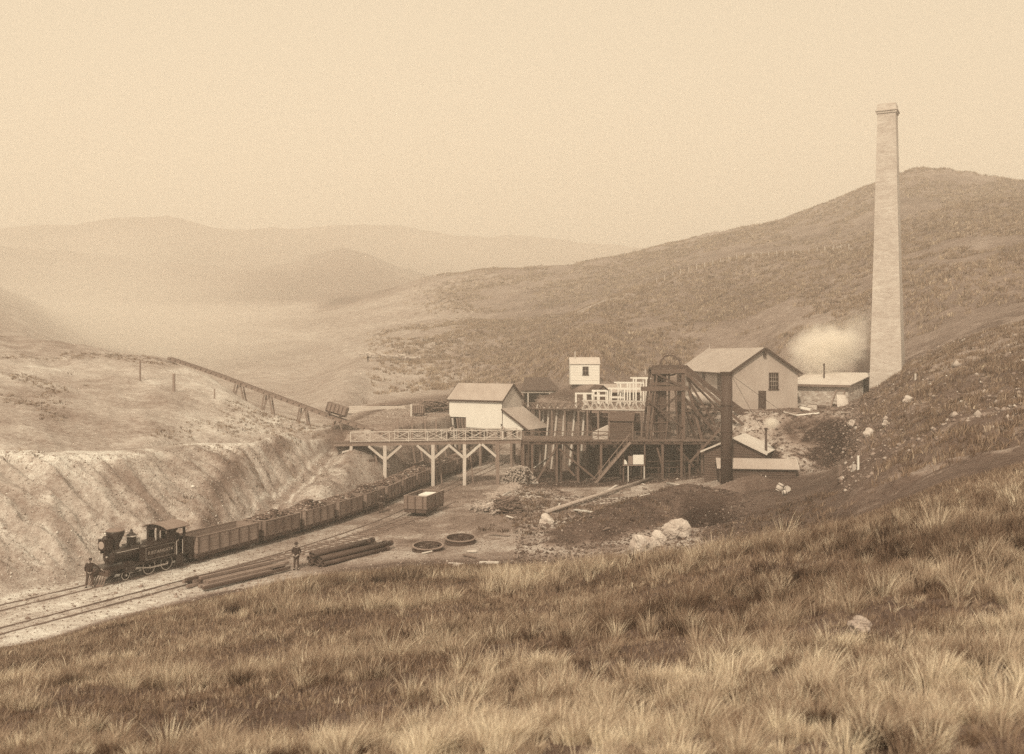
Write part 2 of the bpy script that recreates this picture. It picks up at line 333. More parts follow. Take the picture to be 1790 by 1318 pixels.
e0, e1 = GY[:1].copy(), GZ[:1].copy()
GY = np.exp(gsm(np.log(GY), 5, 0)); GZ = gsm(GZ, 5, 0)
GX = (PXS[None, :] - CX) / F * GY
T2 = np.repeat(TT[:, None], len(PXS), 1); P2 = np.repeat(PXS[None, :], len(TT), 0)
def band(a, b, s=.15): return sstep(a - s, a + s, T2) * (1 - sstep(b - s, b + s, T2))
def pband(a, b, s=30): return sstep(a - s, a + s, P2) * (1 - sstep(b - s, b + s, P2))
# spoil heaps: ridges of tipped waste with the slope loose stuff lies at
def heap(pts, slope, seed):
    global GZ
    nz = fbm(GX, GY, 3.0, 4, seed) * .35
    best = np.full(GZ.shape, -1e9)
    for (a, b) in zip(pts[:-1], pts[1:]):
        ux, uy = b[0] - a[0], b[1] - a[1]; t = np.clip(((GX - a[0]) * ux + (GY - a[1]) * uy) / (ux * ux + uy * uy + 1e-9), 0, 1)
        d = np.hypot(GX - a[0] - t * ux, GY - a[1] - t * uy); best = np.maximum(best, a[2] + (b[2] - a[2]) * t - slope * (np.sqrt(d * d + .4) - .6) + nz)
    m = sstep(-.3, .3, best - GZ); GZ = np.where(best > GZ - .3, GZ + (best - GZ) * m, GZ); return m
HM1 = heap([(3.2, 70.5, .7), (6.5, 74, 1.9), (10.5, 78.5, 2.9), (13.6, 81, 3.3), (17.6, 82.5, 3.1)], .46, 3)
HM2 = heap([(14.4, 79.0, 3.1), (16.6, 79.2, 3.2)], .6, 5)
HM3 = heap([(20.0, 88.3, 2.4), (22.4, 88.8, 3.3), (24.4, 88.4, 2.6)], .42, 8)
HM5 = heap([(30.6, 103.2, 7.3), (33.0, 102.6, 7.9), (36.2, 102.8, 7.8)], .62, 12)
HM4 = heap([(4.0, 73, 1.0), (3.0, 70.5, .8)], .35, 9)
PIT = np.exp(-((np.abs((GX - 15.3) / 1.75)) ** 4 + (np.abs((GY - 74.6) / 3.6)) ** 4)); GZ = GZ - 1.25 * PIT
hm_dark = np.maximum(HM1, HM2)
# relief
near = 1 - sstep(3.2, 4, T2)
GZ = GZ + near * (fbm(GX, GY, 3.5, 5, 21) * .28 + fbm(GX, GY, .8, 3, 22) * .07) * sstep(.6, 1.2, T2)
GZ = GZ + band(3.6, 5.1) * (fbm(GX, GY, 6, 5, 23) * .16 + fbm(GX, GY, .9, 3, 24) * .06)
th = R_(28); GU = GX * math.cos(th) + GY * math.sin(th); GV = -GX * math.sin(th) + GY * math.cos(th)      # along / down the cut bank
GZ = GZ + band(5.15, 5.95, .12) * pband(-700, 600) * (-abs(fbm(GU + GV * .9, GV * .22, 4.2, 4, 25, .6)) * 2.3 - abs(fbm(GU + GV * .7 + fbm(GX, GY, 3, 3, 92), GV * .3, 1.7, 3, 93, .6)) * .9 + .7 + fbm(GX, GY, 1.3, 4, 26, .6) * .42)
GZ = GZ + band(5.1, 6.0, .1) * pband(1260, 1560) * (fbm(GX, GY, 3, 5, 27, .6) * .8)
GZ = GZ + band(6.6, 8.3) * pband(-700, 560) * (fbm(GU, GV * .4, 7, 5, 28) * .8 + fbm(GX, GY, 1.6, 3, 29) * .16)
GZ = GZ + band(4.0, 7.0) * pband(1480, 2600) * (fbm(GX, GY, 6, 5, 30) * 1.0 + fbm(GX, GY, 1.5, 4, 31, .6) * .45)
GZ = GZ + band(7.4, 11.3, .4) * pband(600, 2600, 90) * (fbm(GX, GY, 38, 6, 32, .55) * 3.4 + fbm(GX, GY, 5, 4, 33) * .55) * sstep(7.3, 9, T2)
GZ = GZ + band(7.8, 11.5, .3) * (1 - pband(600, 2600, 90)) * (fbm(GX, GY, 30, 5, 34) * 1.6)
GZ = GZ + sstep(11.3, 12.5, T2) * (fbm(GX, GY, 190, 6, 35, .55) * 13 + fbm(GX, GY, 45, 4, 36) * 3.5)
# a foot track climbs the bank in a shallow gully
def path_dist():
    P = [(-20.2, 74.5), (-21.2, 79), (-21.9, 83.5), (-21.3, 87.5), (-20.2, 92), (-19.8, 99), (-19.5, 104)]
    return dist_line(GX, GY, [tuple(q) for q in smooth_line(P, 60)])
DPATH = path_dist(); gul = band(5.02, 6.3, .1) * pband(300, 620, 20); GZ = GZ - gul * 1.5 * np.exp(-(DPATH / 1.9) ** 2) + gul * .5 * np.exp(-((DPATH - 3.4) / 1.4) ** 2)
# the track formation is level
d1 = dist_line(GX, GY, LINE1[::4]); d2 = dist_line(GX, GY, LINE2[::4]); d3 = dist_line(GX, GY, LINE3[::3]); dT = np.minimum(np.minimum(d1, d2), d3)
fl = 1 - sstep(1.6, 3.0, dT); GZ = GZ * (1 - fl) + fl * (.10 + fbm(GX, GY, .7, 3, 40) * .05)
# lookup of the ground height
LYG = np.linspace(math.log(1.2), math.log(1480), 2600)
LUT = np.array([np.interp(LYG, np.log(GY[:, j]), GZ[:, j]) for j in range(len(PXS))])
def ground(x, y):
    x = np.asarray(x, float); y = np.maximum(np.asarray(y, float), 1.25); p = np.clip((CX + F * x / y - PXS[0]) / 4.0, 0, len(PXS) - 1.001); q = np.clip((np.log(y) - LYG[0]) / (LYG[1] - LYG[0]), 0, len(LYG) - 1.001)
    i = p.astype(int); j = q.astype(int); a = p - i; b = q - j
    return (LUT[i, j] * (1 - b) + LUT[i, j + 1] * b) * (1 - a) + (LUT[i + 1, j] * (1 - b) + LUT[i + 1, j + 1] * b) * a
def gz(x, y): return float(ground(x, y))
def hit(px, py, Y0=3.0, Y1=1400.0):     # where the ground is seen along that direction, first crossing beyond Y0
    Y = np.exp(np.linspace(math.log(Y0), math.log(Y1), 4000)); X = (px - CX) / F * Y; r = HY + (EYE - ground(X, Y)) * F / Y
    k = int(np.argmax(r <= py)); return Vector((X[k], Y[k], float(ground(X[k], Y[k]))))

# ground cover lightness by region; left hill, bank and yard paled to suggest haze
nA = fbm(GX, GY, 4, 5, 50); nB = fbm(GX, GY, 14, 4, 51); nC = fbm(GX, GY, 1.2, 3, 52)
A = np.full(GX.shape, .15) + nA * .05
def put(m, v):
    global A
    A = A * (1 - m) + m * v
put(band(3.0, 4.0), .14 + nA * .06)
put(sstep(3.75, 3.95, T2 + nA * .12) * pband(-900, 560, 40), .46 + nA * .10)
put(band(4.0, 5.2, .08) * pband(-900, 1300, 60), .41 + nA * .16 + nC * .08)
put(band(4.0, 4.9, .06) * pband(-900, 420, 80), .68 + nA * .08)
put(np.clip(1 - abs(dT - 0) / 2.4, 0, 1) * .8 * pband(-900, 900, 60), .46 + nC * .1)
put(sstep(.0, .3, fbm(GX, GY, 7, 4, 53) - .08) * band(4.0, 4.9) * pband(520, 1000, 60) * .8, .20)
put(sstep(.12, .3, fbm(GX, GY, 2.4, 4, 97)) * band(4.0, 5.1) * pband(520, 1300, 40) * .6, .17)
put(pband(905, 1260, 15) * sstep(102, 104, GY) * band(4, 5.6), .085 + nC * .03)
put(band(3.3, 3.9, .1) * pband(930, 1500, 40), .10 + nA * .04 + nC * .03)
put(band(3.9, 4.6, .1) * pband(1230, 1500, 30), .12 + nA * .05)
put(hm_dark * .97, .10 + nC * .05 + nA * .05)
put(HM3 * .9, .21 + nC * .10)
put(np.clip(PIT * 1.5, 0, 1), .045)
put(band(3.9, 5.2, .1) * pband(1290, 1480), .13 + nA * .05)
put(band(5.1, 6.0, .06) * pband(-900, 610, 10), .46 + nA * .18 + nC * .12)
put(band(5.1, 6.0, .06) * pband(-900, 610, 10) * sstep(.02, .3, fbm(GU + GV * .9, GV * .18, 3.2, 5, 54, .6)) * .48, .18)
put(band(5.05, 6.0, .06) * pband(-900, 610, 10) * sstep(.1, .3, fbm(GU + GV * .9, GV * .16, 2.3, 4, 59, .6)) * .42, .66)
put(sstep(-.3, .0, nA + .05) * band(5.9, 6.4, .06) * pband(-900, 560, 15), .68 + nA * .08)
put(band(7.0, 8.6, .08) * pband(-900, 590, 15), .44 + nA * .14 + nB * .12)
put(band(6.9, 8.1, .1) * pband(330, 590, 40) * .75, .54 + nA * .14)
put(band(5.1, 6.9, .06) * pband(610, 930, 10), .34 + nA * .14)
put(band(5.1, 6.6, .06) * pband(930, 1260, 10), .28 + nA * .10)
slag = band(5.0, 6.2, .1) * pband(1250, 1540, 15); put(slag, .085 + nC * .04); put(slag * sstep(.0, .14, fbm(GX, GZ * 1.6 + GY * .2, 2.6, 5, 55, .6) + .10 - .16 * sstep(1340, 1480, P2)), .46 + nC * .1)
cx = np.exp(-(((GX - 33.0) / 3.6) ** 2 + ((GZ - 6.2) / 1.25) ** 2)); put(np.clip(slag * cx * 2.2 * (1 + nC), 0, 1), .06)
put(band(6.1, 7.3, .1) * pband(1120, 1520, 20), .27 + nA * .1)
put(band(3.9, 8.0, .1) * pband(1490, 2700, 25), .17 + nA * .05 + nB * .03)
put(band(3.9, 8.0, .1) * pband(1500, 2700, 25) * sstep(.25, .4, fbm(GX, GY + GZ, 1.7, 4, 56)) * .7, .34)
hil = sstep(7.1, 7.7, T2) * pband(600, 2700, 50); put(band(5.5, 7.2, .2) * pband(1560, 2700, 25) * sstep(-.05, .2, nA), .34)
put(hil, .25 + nB * .07 + fbm(GX, GY, 9, 4, 57) * .08)
put(band(8.8, 10.1, .25) * pband(850, 2700, 60) * sstep(-.1, .25, nB) * .5, .30)
put(sstep(10.3, 11.0, T2) * pband(700, 2700, 60), .31 + nB * .09)
put(band(8.86, 9.08, .06) * pband(980, 1500, 60) * .7, .42)
put(sstep(6.9, 7.6, T2) * (1 - sstep(10.6, 11, T2)) * (1 - pband(820, 2700, 120)) * (1 - pband(-900, 560, 30) * (1 - sstep(8.2, 8.7, T2))), .40 + nB * .10)
put(sstep(11.1, 11.6, T2), .27 + fbm(GX, GY, 70, 4, 58) * .09)
ROAD = [hit(430, 572, 260), hit(520, 585, 255), hit(600, 602, 235), hit(645, 622, 200), hit(720, 638, 180), hit(790, 662, 160), hit(850, 672, 150)]
dr = dist_line(GX, GY, [(p.x, p.y) for p in ROAD]); put(np.clip(1.6 - dr / 2.6, 0, 1) * .8, .46)
put(np.clip(1.9 - DPATH / .9, 0, 1) * .9 * gul, .33 + nC * .05)
put(np.exp(-((DPATH - .62) / .2) ** 2) * .8 * gul, .66)
put(np.exp(-((DPATH - 2.9) / .9) ** 2) * .75 * gul * sstep(-.15, .15, fbm(GX, GY, 2.2, 4, 95)), .13)
A = np.clip(A, .03, .8)

def grid_mesh(name, X, Y, Z, val):
    n, m = X.shape; me = bpy.data.meshes.new(name); co = np.stack([X, Y, Z], -1).reshape(-1, 3)
    idx = np.arange(n * m).reshape(n, m); q = np.stack([idx[:-1, :-1], idx[:-1, 1:], idx[1:, 1:], idx[1:, :-1]], -1).reshape(-1, 4)
    me.vertices.add(len(co)); me.vertices.foreach_set('co', co.ravel().astype(np.float32))
    me.loops.add(q.size); me.loops.foreach_set('vertex_index', q.ravel().astype(np.int32))
    me.polygons.add(len(q)); me.polygons.foreach_set('loop_start', np.arange(0, q.size, 4, dtype=np.int32))
    me.polygons.foreach_set('use_smooth', np.ones(len(q), bool))
    at = me.attributes.new('lightness', 'FLOAT', 'POINT'); at.data.foreach_set('value', val.ravel().astype(np.float32))
    me.update(calc_edges=True); return me
def cover_mat(name, amp=.55, rough=.95, trans=0.0, warm=None):
    m = bpy.data.materials.new(name); m.use_nodes = True; nt = m.node_tree; nt.nodes.clear()
    o = nt.nodes.new('ShaderNodeOutputMaterial'); p = nt.nodes.new('ShaderNodeBsdfPrincipled'); p.inputs['Roughness'].default_value = rough; p.inputs['Specular IOR Level'].default_value = .1
    at = nt.nodes.new('ShaderNodeAttribute'); at.attribute_name = 'lightness'; val = at.outputs['Fac']
    if amp:
        tc = nt.nodes.new('ShaderNodeTexCoord'); v = tc.outputs['Object']
        n = mth(nt, 'ADD', mth(nt, 'MULTIPLY', noise(nt, v, .35, 6, .75), 1.6), mth(nt, 'MULTIPLY', noise(nt, v, 2.6, 5, .75), 1.9))
        n = mth(nt, 'ADD', n, mth(nt, 'MULTIPLY', noise(nt, v, 14.0, 3, .7), 1.3))
        val = mth(nt, 'MAXIMUM', mth(nt, 'MULTIPLY', val, mth(nt, 'ADD', 1.0 - amp * 2.4, mth(nt, 'MULTIPLY', n, amp))), .025)
        bp = nt.nodes.new('ShaderNodeBump'); bp.inputs['Strength'].default_value = .7; bp.inputs['Distance'].default_value = .12
        nt.links.new(n, bp.inputs['Height']); nt.links.new(bp.outputs[0], p.inputs['Normal'])
    c = ramp(nt, val)
    if warm:
        wm = nt.nodes.new('ShaderNodeMix'); wm.data_type = 'RGBA'; wm.blend_type = 'MULTIPLY'; wm.inputs[0].default_value = 1; nt.links.new(c, wm.inputs[6]); wm.inputs[7].default_value = warm; c = wm.outputs[2]
    nt.links.new(c, p.inputs['Base Color'])
    if trans:
        t = nt.nodes.new('ShaderNodeBsdfTranslucent'); nt.links.new(c, t.inputs[0]); x = nt.nodes.new('ShaderNodeMixShader'); x.inputs[0].default_value = trans
        nt.links.new(p.outputs[0], x.inputs[1]); nt.links.new(t.outputs[0], x.inputs[2]); nt.links.new(x.outputs[0], o.inputs[0])
    else: nt.links.new(p.outputs[0], o.inputs[0])
    return m
M_GROUND = cover_mat('ground_cover', .85)
gme = grid_mesh('ground', GX, GY, GZ, A); gme.materials.append(M_GROUND)
go = bpy.data.objects.new('ground', gme); COL.objects.link(go); tag(go, kind='structure')

# ------------------------------------------------------------------ grass
def blades(name, root, dirn, length, width, lean, val, m, label, cat, seg=3, curve=1.0):
    """one mesh of many tapered blades: root (n,3), lean direction (n,2), arrays of size"""
    n = len(root); lv = np.linspace(0, 1, seg + 1); az_ = RNG.uniform(0, np.pi, n); side = np.stack([np.cos(az_), np.sin(az_), np.zeros(n)], -1)
    V = []
    for k, t in enumerate(lv):
        c = root + np.stack([dirn[:, 0] * lean * length * t ** (1.6 * curve), dirn[:, 1] * lean * length * t ** (1.6 * curve), length * t * (1 - .35 * lean * t)], -1)
        wd = (width * (1 - t) ** .6)[:, None] * .5
        if k < seg: V += [c - side * wd, c + side * wd]
        else: V += [c]
    nv = 2 * seg + 1; V = np.stack(V, 1).reshape(-1, 3)
    tri = []
    for k in range(seg - 1): tri += [(2 * k, 2 * k + 1, 2 * k + 3), (2 * k, 2 * k + 3, 2 * k + 2)]
    tri += [(2 * seg - 2, 2 * seg - 1, 2 * seg)]
    T = (np.array(tri)[None] + (np.arange(n) * nv)[:, None, None]).reshape(-1, 3)
    me = bpy.data.meshes.new(name); me.vertices.add(len(V)); me.vertices.foreach_set('co', V.ravel().astype(np.float32))
    me.loops.add(T.size); me.loops.foreach_set('vertex_index', T.ravel().astype(np.int32)); me.polygons.add(len(T)); me.polygons.foreach_set('loop_start', np.arange(0, T.size, 3, dtype=np.int32))
    at = me.attributes.new('lightness', 'FLOAT', 'POINT'); at.data.foreach_set('value', np.repeat(val, nv).astype(np.float32))
    me.update(calc_edges=True); me.materials.append(m); o = bpy.data.objects.new(name, me); COL.objects.link(o); tag(o, label, cat, kind='stuff'); return o
M_BLADE = cover_mat('grass_blade', 0, .8, .25, (1.08, 1.0, .86, 1))
def row_y(px, t): return np.interp(px, PXS, GY[int(np.argmin(abs(TT - t)))])
def scatter(n, t0, t1, p0, p1, pw=1.0):
    """points on the ground between two profile rows, spread evenly over the real area"""
    p = RNG.uniform(p0, p1, n * 4); a = row_y(p, t0); b = row_y(p, t1); Y = np.sqrt(a * a + (b * b - a * a) * RNG.uniform(0, 1, n * 4))
    wgt = (b * b - a * a); keep = RNG.uniform(0, wgt.max(), n * 4) < wgt; p = p[keep][:n]; Y = Y[keep][:n]
    X = (p - CX) / F * Y; return X, Y
def tussocks(name, X, Y, per, hgt, rad, val, valsd, m, label, cat, width, wind=(.35, -.1), seg=3):
    k = len(X); per = np.broadcast_to(per, (k,)).astype(int); t = np.repeat(np.arange(k), per); n = len(t)
    sz = RNG.lognormal(0, .25, k)
    hgt = np.broadcast_to(hgt, (k,))[t]; rad = np.broadcast_to(rad, (k,))[t]; width = np.broadcast_to(width, (k,))[t]; r = np.sqrt(RNG.uniform(0, 1, n)) * rad * sz[t] * .55; a = RNG.uniform(0, 2 * np.pi, n)
    x = X[t] + r * np.cos(a); y = Y[t] + r * np.sin(a)
    d = np.stack([np.cos(a) + wind[0] * .6, np.sin(a) + wind[1] * .6], -1); ln = hgt * sz[t] * RNG.uniform(.55, 1.1, n); lean = np.clip(RNG.normal(.30, .16, n) + .28 * r / rad, .05, 1.0)
    base = np.clip(val + RNG.normal(0, valsd, k), .05, .8)
    v = np.clip(base[t] * RNG.uniform(.6, 1.35, n), .04, .85)
    return blades(name, np.stack([x, y, ground(x, y) - .03], -1), d, ln, width * RNG.uniform(.7, 1.3, n), lean, v, m, label, cat, seg)
# ------------------------------------------------------------------ building helpers
def window(parent, M, w_, h_, nx=2, nz=3, fr=.09, mf=None):
    f = MB(M); f.box(-w_ / 2, w_ / 2, -.07, .01, h_ / 2 - fr, h_ / 2).box(-w_ / 2 - .08, w_ / 2 + .08, -.12, .01, -h_ / 2, -h_ / 2 + fr)
    f.box(-w_ / 2, -w_ / 2 + fr, -.072, .01, -h_ / 2 + fr, h_ / 2 - fr).box(w_ / 2 - fr, w_ / 2, -.072, .01, -h_ / 2 + fr, h_ / 2 - fr)
    o = f.build('window', mf or M_TRIM, parent)
    g = MB(M); g.box(-w_ / 2 + fr, w_ / 2 - fr, -.03, .005, -h_ / 2 + fr, h_ / 2 - fr); g.build('glass', M_GLASS, o)
    b = MB(M); W0 = w_ - 2 * fr; H0 = h_ - 2 * fr
    for i in range(1, nx): x = -W0 / 2 + W0 * i / nx; b.box(x - .018, x + .018, -.05, -.028, -H0 / 2, H0 / 2)
    for i in range(1, nz): z = -H0 / 2 + H0 * i / nz; b.box(-W0 / 2, W0 / 2, -.053, -.029, z - (.03 if i == nz // 2 else .018), z + (.03 if i == nz // 2 else .018))
    b.build('sash', M_SASH, o); return o
def T(M, x=0, y=0, z=0, deg=0): return M @ Matrix.Translation((x, y, z)) @ Matrix.Rotation(R_(deg), 4, 'Z')
def gable_roof_y(parent, M, x0, x1, y0, y1, ze, zr, over, m, t=.07, name='roof'):   # ridge along local y
    xm = (x0 + x1) / 2; s = (zr - ze) / (xm - x0); r = MB(M)
    r.slab((x0 - over, y1 + over, ze - over * s), (x0 - over, y0 - over, ze - over * s), (xm, y0 - over, zr), (xm, y1 + over, zr), t)
    r.slab((x1 + over, y0 - over, ze - over * s), (x1 + over, y1 + over, ze - over * s), (xm, y1 + over, zr), (xm, y0 - over, zr), t)
    return r.build(name, m, parent)
def gable_roof_x(parent, M, x0, x1, y0, y1, ze, zr, over, m, t=.07, name='roof'):
    ym = (y0 + y1) / 2; s = (zr - ze) / (ym - y0); r = MB(M)
    r.slab((x0 - over, y0 - over, ze - over * s), (x1 + over, y0 - over, ze - over * s), (x1 + over, ym, zr), (x0 - over, ym, zr), t)
    r.slab((x1 + over, y1 + over, ze - over * s), (x0 - over, y1 + over, ze - over * s), (x0 - over, ym, zr), (x1 + over, ym, zr), t)
    return r.build(name, m, parent)

# ------------------------------------------------------------------ brick chimney
def chimney():
    Y = 115.0; c = Vector((WX(1551.5, Y), Y, 5.5)); t = thing('brick_chimney', 'tall square tapering brick chimney standing beside the stone boiler house', 'chimney', c)
    M = rot(c.x, c.y, 0, -28)
    def ring(z, h): return [(-h, -h, z), (h, -h, z), (h, h, z), (-h, h, z)]
    def loft(mb, rings):
        for (z0, h0), (z1, h1) in zip(rings[:-1], rings[1:]):
            a, b = ring(z0, h0), ring(z1, h1)
            for i in range(4):
                j = (i + 1) % 4; mb._add([a[i], a[j], b[j], b[i]], [(0, 1, 2, 3)], [[(i * 7 - h0, z0), (i * 7 + h0, z0), (i * 7 + h1, z1), (i * 7 - h1, z1)]])
    zt = 42.6; n = 24; rg = [(5.5 + (zt - 5.5) * k / n, 1.98 - .97 * (k / n) ** .85) for k in range(n + 1)]
    s = MB(M); loft(s, rg); s.build('shaft', M_BRICK, t)
    k = MB(M); h = rg[-1][1]; loft(k, [(zt, h + .003), (zt + .05, h + .10), (zt + .22, h + .12), (zt + .3, h + .22), (zt + .42, h + .22), (zt + .46, h + .08), (zt + 1.15, h + .02), (zt + 1.25, h - .25), (zt - 1.5, h - .3)])
    k.build('cap', M_BRICK, t)
    f = MB(M); f.box(1.6, 2.15, -.03, .03, 13.5, 13.56); f.build('iron_bracket', M_IRON, t)
chimney()

# ------------------------------------------------------------------ engine house
def engine_house():
    x, y, zb = 25.2, 112.0, 7.75; M = rot(x, y, 0, 4.5); Wd, L, ze, zr = 7.9, 23.0, 12.35, 15.05
    t = thing('engine_house', 'large rendered engine house with gabled iron roof and tall side windows', 'building', (x, y, zb))
    w_ = MB(M); w_.prism([(0, 0, zb - 1), (Wd, 0, zb - 1), (Wd, 0, ze), (Wd / 2, 0, zr - .03), (0, 0, ze)], (0, L, 0)); w_.build('wall', M_RENDER, t)
    gable_roof_y(t, M, 0, Wd, 0, L, ze, zr, .38, M_ROOF)
    b = MB(M); s = (zr - ze) / (Wd / 2)
    for sg in (0, 1):
        xe = -.42 if sg == 0 else Wd + .42
        b.beam((xe, -.42, ze - .42 * s - .04), (Wd / 2, -.42, zr - .02), .06, .24)
    b.build('bargeboard', M_TRIM, t)
    g = MB(M); g.beam((-.44, -.3, ze - .42 * s - .03), (-.44, L, ze - .42 * s - .03), .1, .1); g.build('gutter', M_TRIM, t)
    br = MB(M); br.box(Wd / 2 - .08, Wd / 2 + .08, -.45, -.1, zr - .75, zr - .3); br.box(Wd / 2 - .16, Wd / 2 + .16, -.4, -.05, zr - .95, zr - .72); br.build('gable_bracket', M_TRIM, t)
    window(t, T(M, 5.05, 0, 11.2), 1.12, 2.0, 4, 4)
    for k in (4.6, 11.2, 18.0): window(t, T(M, 0, k, 11.05, -90), 1.05, 2.3, 2, 4)
    d = MB(M); d.box(3.25, 4.15, -.05, .01, zb + .25, zb + 2.35); do = d.build('door', M_TRIM, t)
    h = MB(M); h.box(3.33, 3.42, -.1, -.05, zb + 1.2, zb + 1.35); h.build('handle', M_IRON, do)
    fn = MB(M); fn.tube((Wd / 2, L - .5, zr), (Wd / 2, L - .5, zr + .7), .06, .03, 6); fn.build('finial', M_PALE, t)
engine_house()

# ------------------------------------------------------------------ stone boiler house beside the chimney
def boiler_house():
    x, y, zb = 38.7, 112.0, 7.6; M = rot(x, y, 0, -41); ze, zk = 10.75, 11.95; D = 7.4; L = 6.6
    t = thing('stone_boiler_house', 'low rubble stone boiler house with bright sloping iron roof beside the chimney', 'building', (x, y, zb))
    w_ = MB(M); s = (zk - ze) / D
    w_.prism([(0, 0, zb), (0, 4.6, zb), (0, 4.6, ze + 4.6 * s), (0, 0, ze)], (-L, 0, 0))
    w_.prism([(-.4, 6.3, zb), (-.4, D, zb), (-.4, D, zk), (-.4, 6.3, ze + 6.3 * s)], (-L + .4, 0, 0)); w_.box(-L, -.4, 4.61, 6.29, zb, zb + .3); w_.build('wall', M_STONE, t)
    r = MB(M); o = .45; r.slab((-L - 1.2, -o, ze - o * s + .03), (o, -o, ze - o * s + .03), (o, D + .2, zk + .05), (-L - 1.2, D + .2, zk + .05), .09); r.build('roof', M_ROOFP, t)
    f = MB(M); f.box(-L - 1.2, o, -o - .06, -o - .01, ze - o * s - .16, ze - o * s + .1); f.build('fascia', M_WOOD, t)
    d = MB(M); d.box(-.5, -.42, 4.62, 6.28, zb + .3, zb + 3.2); d.build('door', M_DARK, t)
    sc = MB(M); sc.box(-L - 1.1, -L - .01, .25, .4, zb, ze - .05); sc.build('boarded_screen', M_WOOD, t)
    p = MB(M); p.tube((-4.4, 3.6, 11.3), (-4.4, 3.6, 13.1), .09, None, 8); p.lathe([(.13, 13.0), (.13, 13.2)], (-4.4, 3.6, 0), 'z', 8); p.build('flue_pipe', M_IRON, t)
    q = MB(M); hh = [(-7.3 + .55 * math.cos(a), 1.8, 11.55 + .55 * math.sin(a)) for a in np.linspace(0, math.pi, 9)]
    for a, b in zip(hh[:-1], hh[1:]): q.tube(a, b, .06, None, 6)
    q.build('bent_steam_pipe', M_IRON, t)
boiler_house()

# ------------------------------------------------------------------ white screening house over the line
def screening_house():
    x, y = -1.22, 122.0; M = rot(x, y, 0, -30); L, D, ze, zr = 8.0, 5.0, 8.62, 10.5; zl, z1 = 4.95, 6.25
    t = thing('screening_house', 'white boarded coal screening house with stepped front raised on posts over the rails', 'building', (x, y, 0))
    w_ = MB(M); w_.prism([(-L, 0, z1), (-5.4, 0, z1), (-5.4, 0, zl), (3.0, 0, zl), (3.0, 0, 5.3), (0, 0, 7.4), (0, 0, ze), (-L, 0, ze)], (0, .12, 0)); w_.build('front_wall', M_WHITE, t)
    g = MB(M); g.prism([(-.01, .125, 5), (-.01, D, 5), (-.01, D, ze), (-.01, D / 2, zr - .04), (-.01, .125, ze)], (-.12, 0, 0)); g.build('gable_wall', M_CREAM, t)
    bk = MB(M); bk.box(-L + .01, -.14, D - .12, D, 5, ze); bk.prism([(-L, .125, z1), (-L, D - .13, z1), (-L, D - .13, ze), (-L, D / 2, zr - .04), (-L, .125, ze)], (.12, 0, 0)); bk.build('back_wall', M_CREAM, t)
    gable_roof_x(t, M, -L, 0, 0, D, ze, zr, .22, M_ROOF)
    b = MB(M); s = (zr - ze) / (D / 2)
    for yy in (0, 1):
        b.beam((.24, -.25 if yy == 0 else D + .25, ze - .25 * s), (.24, D / 2, zr), .05, .2)
        b.beam((-L - .24, -.25 if yy == 0 else D + .25, ze - .25 * s), (-L - .24, D / 2, zr), .05, .2)
    b.box(-L - .2, .2, -.27, -.225, ze - .32, ze - .16); b.box(-.02, .06, -.035, -.004, zl, ze - .2); b.box(-L - .06, -L + .02, -.035, -.004, z1, ze - .2); b.build('trim', M_TRIM, t)
    for k in (-L + .1, -.1):
        f = MB(M); f.tube((k, D / 2, zr), (k, D / 2, zr + .95), .035, .015, 6); f.build('finial', M_TRIM, t)
    r = MB(M); r.slab((3.9, -.25, 4.95), (3.9, D + .2, 4.95), (.02, D + .2, 7.5), (.02, -.25, 7.5), .08); lo = r.build('lean_to_roof', M_ROOF, t)
    e = MB(M); e.beam((3.9, -.28, 4.9), (0, -.28, 7.42), .05, .2); e.build('bargeboard', M_TRIM, lo)
    fl = MB(M); fl.box(-5.3, 3.0, .13, D - .13, 4.85, 4.95); fl.box(-L + .13, -5.35, .13, D - .14, 6.15, 6.25); fl.build('floor', M_DARK, t)
    dk = MB(M); dk.box(-5.36, -5.28, .13, D - .14, 4.96, 6.14); dk.build('hopper_side', M_DARK, t)
    for px_ in (-7.8, -6.6, -5.6, -3.4, -1.0, 1.2, 2.9):
        for py_ in (.3, D - .3):
            p = MB(M); p.beam((px_, py_, 0), (px_ - .0, py_, 4.84 if px_ > -5.4 else 6.14), .28); p.build('post', M_WOOD, t)
    for px_ in (3.3, 3.7):
        for py_ in (.2, D - .2):
            p = MB(M); p.beam((px_, py_, 0), (px_, py_, 5.25 - (px_ - 3.3) * .7), .2); p.build('post', M_DARK, t)
    for k in range(4):
        c = MB(M); c.beam((-7.6 + k * .75, .0 - .2, 2.2), (-8.1 + k * .7, -.1, 6.1), .2); c.build('raking_prop', M_PALE if k < 2 else M_WOOD, t)
    return t
screening_house()

# ------------------------------------------------------------------ small white hut on the hill
def hill_hut():
    Y = 140.0; x0 = WX(997, Y); x1 = WX(1048, Y); zb = 10.6; M = rot(x0, Y, 0, 0); Wd = x1 - x0; D = 3.0
    t = thing('hillside_hut', 'small white weatherboard hut alone on the hill with one sash window', 'hut', (x0, Y, zb))
    w_ = MB(M); w_.prism([(0, 0, zb - .6), (0, D, zb - .6), (0, D, 12.95), (0, D / 2, 13.8), (0, 0, 12.95)], (Wd, 0, 0)); w_.lap((0, -.002), (Wd, -.002), zb, 12.9, (0, -1), .22, .03); w_.build('wall', M_WHITE, t)
    gable_roof_x(t, M, 0, Wd, 0, D, 12.95, 13.85, .12, M_CREAM)
    window(t, T(M, Wd * .52, -.03, 11.95), .85, 1.25, 2, 2)
    p = MB(M); p.tube((.75, 1.0, 13.3), (.75, 1.0, 14.8), .08, None, 8); p.build('stovepipe', M_PALE, t)
hill_hut()

